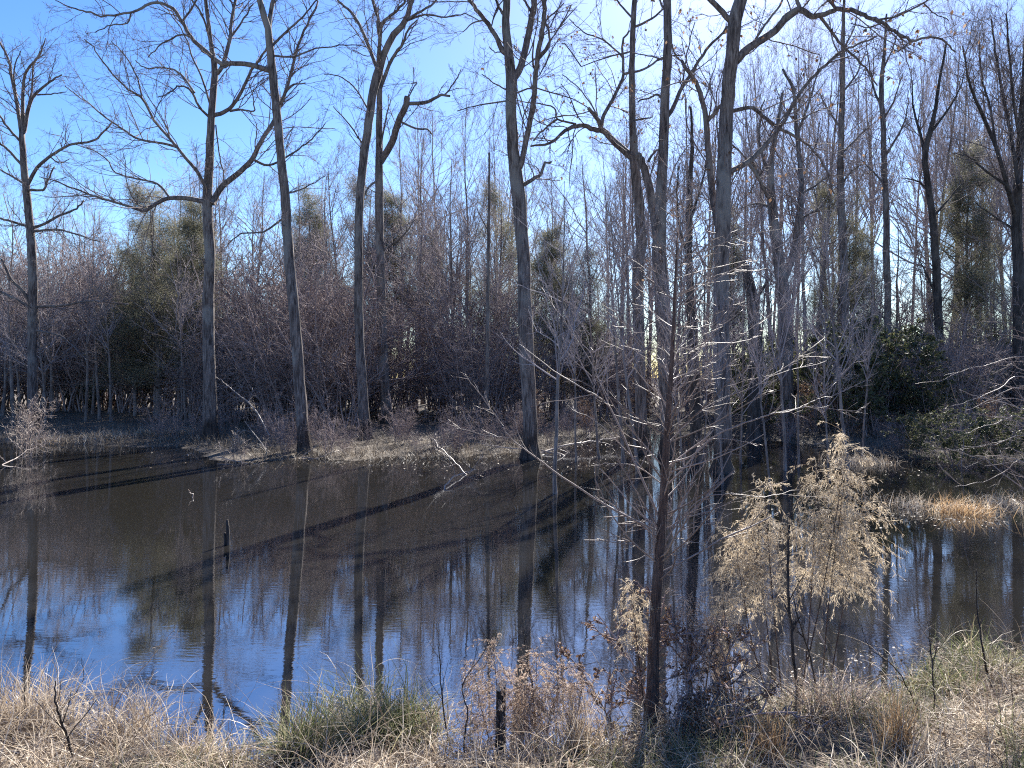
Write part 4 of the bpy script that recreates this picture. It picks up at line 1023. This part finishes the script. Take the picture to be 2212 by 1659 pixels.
# ------------------------------------------------------------------ dead fennel plumes
def fennel(label, u, v, top, lean_u, seed, mat=None, wide=0.42, name="dead_fennel", dens=1.0, stemw=0.008, start=0.35):
    r = np.random.default_rng(seed); mat = mat or M_fennel
    g = ground_at(u, v); Y = g[1]
    tpt = pos(u + lean_u, top, Y + r.uniform(-0.2, 0.2))
    P = smooth_line(np.array([g - np.array((0, 0, 0.05)), g * 0.6 + tpt * 0.4 + r.normal(0, 0.03, 3), tpt]), 8)
    root = empty(name, g, label, "plant"); n = len(P)
    R = np.linspace(stemw, stemw * 0.3, n)
    m = MB(); m.tubes(P, R, 6, cap=True); m.build("stem", M_bark_red, root, origin=g)
    PP = resample(P, 12)[None]; RR = np.linspace(stemw, stemw * .3, 12)[None]
    A, AR = grow(r, PP, RR, 95 * dens, start, 1.0, (0.5, 1.2), (wide * 0.6, wide * 1.4), 8, 0.12, -0.05, 0.35, 0.0016, 0.5, True, 0.35)
    # droop outwards
    t = np.linspace(0, 1, 8)[None, :]; A[:, :, 2] -= 0.24 * (t ** 2) * r.uniform(0.3, 1.6, (len(A), 1)) * wide / 0.42
    B, BR = grow(r, A, AR, 8, 0.12, 1.0, (0.3, 0.9), (0.16, 0.36), 5, 0.14, -0.25, 0.8, 0.0013, 0.6)
    m = MB(); m.tubes(A, AR, 3); m.blades(B, BR * 1.2, norm(r.normal(size=(len(B), 3))))
    C, CR = grow(r, B, BR, 6.0, 0.1, 1.0, (0.3, 1.0), (0.35, 0.8), 3, 0.2, -0.3, 0.9, 0.0011, 0.6)
    sid = norm(r.normal(size=(len(C), 3))); m.blades(C, np.full((len(C), 3), 0.0021) * np.array([1, 0.9, 0.4]), sid)
    m.build("plume", mat, root, kind="stuff", origin=g)
    return root
fennel("highest tan plume of dead fennel, leaning right over the water", 1725, 1500, 945, 110, 81, wide=0.45, dens=1.1, start=0.45)
fennel("tan plume of dead fennel in the middle of the tall cluster", 1735, 1490, 1000, 30, 82, wide=0.45, start=0.42)
fennel("tan plume of dead fennel on the left of the tall cluster", 1690, 1500, 1045, -40, 83, wide=0.45, start=0.42)
fennel("drooping tan plume at the far left of the tall cluster", 1672, 1495, 1110, -50, 84, wide=0.38, dens=0.7, start=0.5)
fennel("short tan plume low on the right of the tall cluster", 1775, 1485, 1030, 50, 85, wide=0.4, dens=0.8, start=0.5)
fennel("sprawling pale plume hanging low over the water left of the tall cluster", 1660, 1500, 1150, -75, 811, wide=0.42, dens=0.8, start=0.5)
fennel("sprawling pale plume drooping right of the tall cluster", 1790, 1480, 1090, 75, 812, wide=0.45, dens=0.9, start=0.5)
fennel("small pale plume low between the sapling and the tall cluster", 1590, 1510, 1290, -30, 813, wide=0.3, dens=0.7, start=0.4)
fennel("pale plume of dead fennel left of the foreground sapling", 1398, 1560, 1270, -35, 86, wide=0.3, dens=0.7, start=0.55)
fennel("grey tan plume of dead fennel right of the foreground sapling", 1490, 1530, 1290, 10, 87, M_fennel_brown, wide=0.35, dens=0.9, start=0.3)
fennel("brown nodding plume further right of the foreground sapling", 1520, 1510, 1330, 35, 88, M_fennel_brown, wide=0.28, dens=0.7, start=0.35)
for q, (u, v, top, lu, wide, lab) in enumerate([(1090, 1600, 1385, -25, 0.24, "pinkish dead plume above the cut stump, tallest of the brown thicket"), (1140, 1595, 1410, 20, 0.24, "brown dead plume right of the tallest in the brown thicket"),
                                                (1180, 1600, 1440, 40, 0.24, "brown dead plume in the middle of the brown thicket"), (1060, 1598, 1430, -40, 0.2, "brown dead plume at the left end of the brown thicket"),
                                                (1230, 1600, 1470, 30, 0.22, "tan dead plume at the right end of the brown thicket"), (1130, 1610, 1480, 10, 0.26, "low brown plume behind the cut stump")]):
    fennel(lab, u, v, top, lu, 90 + q, M_fennel_brown, wide=wide * 1.15, dens=1.0, start=0.12, stemw=0.005)

# cut stump
g = ground_at(1081, 1612)
root = empty("cut_stump", g, "thin dark cut stump with a pale slanting sawn top in the bank grass", "stump")
Y = g[1]; w = 21 * 0.5 / F * Y; hh = (1612 - 1482) / F * Y
S = 14; a = np.arange(S) * 2 * math.pi / S
ring = lambda z, k, sl: np.stack([np.cos(a) * w * k + 0.01 * z, np.sin(a) * w * k, z + sl * (np.sin(a) * 0.75 + np.cos(a) * 0.5) * w], -1)
V = np.concatenate([ring(-0.1, 1.25, 0), ring(0.03, 1.1, 0), ring(hh * .5, 1.0, 0), ring(hh, 0.98, 1.0)])
q = [[k * S + s, k * S + (s + 1) % S, (k + 1) * S + (s + 1) % S, (k + 1) * S + s] for k in range(3) for s in range(S)]
m = MB(); m.add(V, q); m.build("trunk", M_bark_dark, root)
top = ring(hh + 0.002, 0.95, 1.0); V = np.concatenate([top, top.mean(0)[None] + np.array([[0, 0, 0.001]])])
m = MB(); m.add(V, None, [[s, (s + 1) % S, S] for s in range(S)]); m.build("cut_face", M_cut, root)

# ------------------------------------------------------------------ bank grass
r = np.random.default_rng(91)
def bank_points(n, y0, y1, x0=-6.0, x1=7.5, zmin=-0.02):
    X = r.uniform(x0, x1, n); Y = r.uniform(y0, y1, n); Z = gz(X, Y)
    keep = (Z > zmin) & (np.abs(X) < Y * 0.8 + 0.5)
    return X[keep], Y[keep], Z[keep]
def patchy(X, Y, k): return 0.5 + 0.5 * np.sin(X * 2.1 + k) * np.cos(Y * 2.7 - k * 1.3) + 0.3 * np.sin(X * 5.3 - Y * 4.1 + k)
X, Y, Z = bank_points(100000, 3.6, 8.6)
pt = patchy(X, Y, 1) + 0.25 * np.sin(X * 11 + Y * 7) * np.sin(X * 4 - Y * 13)
brown = pt + rng.normal(0, 0.15, len(X)) < np.interp(X, [-4, 0, 1.5, 5], [0.38, 0.42, 0.6, 0.62])
gap = (np.sin(X * 7.3 + 1.7 * np.sin(Y * 5)) * np.sin(Y * 8.1 + 1.3 * np.sin(X * 6)) > 0.55)
for sel, nm, mt, ll, lo, hi in ((~brown & ~gap, "dry_grass", M_dry, "matted tan dry grass covering the near bank", 0.14, 0.55), (brown & ~gap, "withered_weeds", M_weeds, "brown grey withered weeds matted between the dry grass of the near bank", 0.08, 0.36)):
    x, y, z = X[sel], Y[sel], Z[sel]; n = len(x)
    mb = MB(); mb.blades(*blade_field(r, x, y, z, r.uniform(lo, hi, n) * (0.5 + 0.7 * pt[sel]).clip(0.3, 1.4), r.uniform(0.0018, 0.0055, n), r.uniform(0.3, 3.2, n), 5, 0.8))
    tag(mb.build(nm, mt, smooth=False), ll, "grass", kind="stuff")
X, Y, Z = bank_points(52000, 3.8, 9.0)
keep = (patchy(X, Y, 3) * np.interp(X, [-5, -1.5, 0, 1, 6], [0.15, 0.6, 0.35, 0.9, 1.0]) > 0.42)
X, Y, Z = X[keep], Y[keep], Z[keep]; n = len(X)
mb = MB(); mb.blades(*blade_field(r, X, Y, Z, r.uniform(0.12, 0.42, n), r.uniform(0.0018, 0.004, n), r.uniform(0.2, 1.8, n), 5, 0.7))
tag(mb.build("green_grass", M_green, smooth=False), "short olive green grass growing through the dry mat of the near bank", "grass", kind="stuff")
X, Y, Z = bank_points(9000, 3.8, 9.0)
n = len(X); C = np.column_stack([X, Y, Z + r.uniform(0.0, 0.09, n)])
d = norm(r.normal(size=(n, 3)) * np.array((1, 1, 0.6))); s = norm(np.cross(d, r.normal(size=(n, 3))))
mb = MB(); mb.cards(C, r.uniform(0.02, 0.055, n), r.uniform(0.006, 0.014, n), d, s)
tag(mb.build("leaf_litter", M_litter, smooth=False), "curled dead leaves scattered through the grass of the near bank", "leaves", kind="stuff")

X, Y, Z = bank_points(2600, 3.8, 8.6)
n = len(X)
P, W, sd_ = blade_field(r, X, Y, Z, r.uniform(0.35, 0.95, n), r.uniform(0.0022, 0.0042, n), r.uniform(0.2, 1.5, n), 8, 0.85)
mb = MB(); mb.tubes(P, W, 3)
tag(mb.build("straw_stalks", M_dry), "long bent straw stalks sticking out of the grass of the near bank", "grass", kind="stuff")

for q, (u, v, n, ln, rad, mat, lab) in enumerate([
        (790, 1580, 600, (0.2, 0.62), 0.24, M_green, "large arching green grass tussock at the water edge left of the brown thicket"),
        (655, 1640, 420, (0.25, 0.6), 0.07, M_green, "upright green grass tussock left of the large arching one"),
        (880, 1580, 380, (0.2, 0.5), 0.12, M_green, "smaller green tussock right of the large arching one"),
        (2130, 1450, 420, (0.2, 0.5), 0.2, M_green, "grey green grass tussock on the bank at the right edge"),
        (2050, 1490, 260, (0.15, 0.4), 0.15, M_green, "low grass tussock left of the one at the right edge"),
        (1935, 1640, 160, (0.3, 0.5), 0.05, M_orange, "slim upright tuft of orange sedge on the right bank"),
        (1245, 1640, 200, (0.25, 0.55), 0.06, M_dry, "golden upright grass tuft in the middle of the bank"),
        (1660, 1640, 140, (0.2, 0.4), 0.06, M_orange, "short orange sedge tuft in the grass below the fennel"),
        (60, 1560, 500, (0.25, 0.65), 0.2, M_dry, "shaggy straw tussock at the bottom left corner"),
        (280, 1590, 360, (0.25, 0.6), 0.14, M_dry, "straw tussock nodding over the water, second from the bottom left corner"),
        (400, 1650, 300, (0.2, 0.5), 0.12, M_dry, "low straw tussock left of the upright green tussock"),
        (1560, 1580, 300, (0.2, 0.45), 0.15, M_dry, "straw tussock between the sapling and the fennel"),
        (1800, 1540, 420, (0.2, 0.5), 0.16, M_fennel_brown, "tangled brown tussock at the foot of the tall fennel cluster")]):
    g = ground_at(u, v)
    up = mat is M_orange or q in (6,)
    tuft("grass_tussock", lab, "grass clump", g[0], g[1], n, ln, rad, mat, 500 + q, lean=(0.05, 0.35) if up else (0.15, 1.1), droop=0.25 if up else 0.75, wd=(0.0024, 0.006), N=8)

# lone dark weed stems
def weed(label, pts, w, seed, nb=5, mat=None, dens=2, ln=(0.15, 0.45), leaf=0):
    r = np.random.default_rng(seed)
    g = ground_at(*pts[0]); Y = g[1]
    p = [g - np.array((0, 0, 0.04))] + [pos(u, v, Y + r.uniform(-0.15, 0.15)) for u, v in pts[1:]]
    P = smooth_line(np.array(p), 6); n = len(P); P[1:] += r.normal(0, 0.003, (n - 1, 3))
    root = empty("weed_stem", g, label, "plant")
    R = np.linspace(w, w * 0.35, n) * 0.5 / F * Y
    m = MB(); m.tubes(P, R, 6, 0.02, cap=True); m.build("stem", mat or M_bark_dark, root, origin=g)
    A, AR = grow(r, resample(P, 12)[None], np.linspace(R[0], R[-1], 12)[None], nb, 0.3, 1, (0.4, 0.9), ln, 7, 0.08, 0.1, 0.5, 0.0014, 0.5, True)
    B, BR = grow(r, A, AR, dens, 0.2, 1, (0.4, 0.9), (0.25, 0.55), 5, 0.1, 0.05, 0.7, 0.0012, 0.6)
    m = MB(); m.tubes(A, AR, 4); m.tubes(B, BR, 3); m.build("twigs", mat or M_bark_dark, root, kind="stuff", origin=g)
for q, (lab, pts, w, nb) in enumerate([
        ("dark slender stem rising through the tall fennel cluster", [(1727, 1520), (1712, 1400), (1702, 1250), (1708, 1100), (1722, 985)], 8, 10),
        ("dark slanting stem crossing behind the dark fennel stem", [(1772, 1520), (1750, 1420), (1722, 1330), (1712, 1280)], 5, 5),
        ("thin dark stem leaning left on the right bank near the right edge", [(2140, 1480), (2122, 1400), (2112, 1330), (2108, 1230)], 5, 6),
        ("thin grey stem standing at the water edge on the right", [(2020, 1560), (2015, 1450), (2008, 1380), (2005, 1340)], 4, 8),
        ("dark slanting stem at the bottom left running out of frame", [(166, 1655), (145, 1590), (122, 1525), (118, 1470)], 7, 5),
        ("bent thin stem with curved tip over the bright water on the left", [(118, 1540), (160, 1500), (180, 1465), (175, 1420)], 3, 2),
        ("long thin straw stem reaching up right over the bright water", [(215, 1570), (270, 1490), (320, 1430), (375, 1360)], 3, 4),
        ("second thin straw stem below the long one", [(235, 1580), (250, 1520), (262, 1480), (272, 1445)], 2.5, 4),
        ("thin upright stem with seed heads at the far left", [(50, 1560), (54, 1480), (55, 1410), (72, 1360)], 3, 4),
        ("dark twiggy weed left of the brown thicket", [(970, 1600), (958, 1530), (950, 1440), (948, 1345)], 4, 12),
        ("dark twiggy weed with spreading sprays beside the brown thicket", [(1000, 1610), (1010, 1540), (1000, 1480), (1050, 1400)], 4, 9),
        ("dark stem slanting left out of the brown thicket", [(1170, 1600), (1130, 1520), (1080, 1430), (1035, 1352)], 4, 5),
        ("dark upright stem rising from the brown thicket in front of the trunk reflection", [(1160, 1590), (1150, 1480), (1135, 1400), (1128, 1330)], 5, 12),
        ("bowed thin weed right of the brown thicket", [(1200, 1600), (1205, 1480), (1200, 1400), (1190, 1340)], 3, 6),
        ("bent twiggy weed with angled twigs left of the foreground sapling", [(1250, 1580), (1230, 1500), (1215, 1450), (1290, 1430)], 3.5, 9),
        ("thin grey stem slanting from the bank grass to the right of the sapling", [(1720, 1480), (1620, 1460), (1560, 1445), (1480, 1420)], 4, 3),
        ("leaning pale stick in the drift of floating leaves", [(1790, 1400), (1770, 1370), (1745, 1325)], 5, 1),
        ("small upright weed between the fennel and the right edge", [(1990, 1540), (1940, 1450), (1880, 1400), (1860, 1350)], 3, 7)]):
    pale = "pale" in lab or "straw" in lab
    weed(lab, pts, w, 600 + q, nb, M_twig_pale if pale else None)
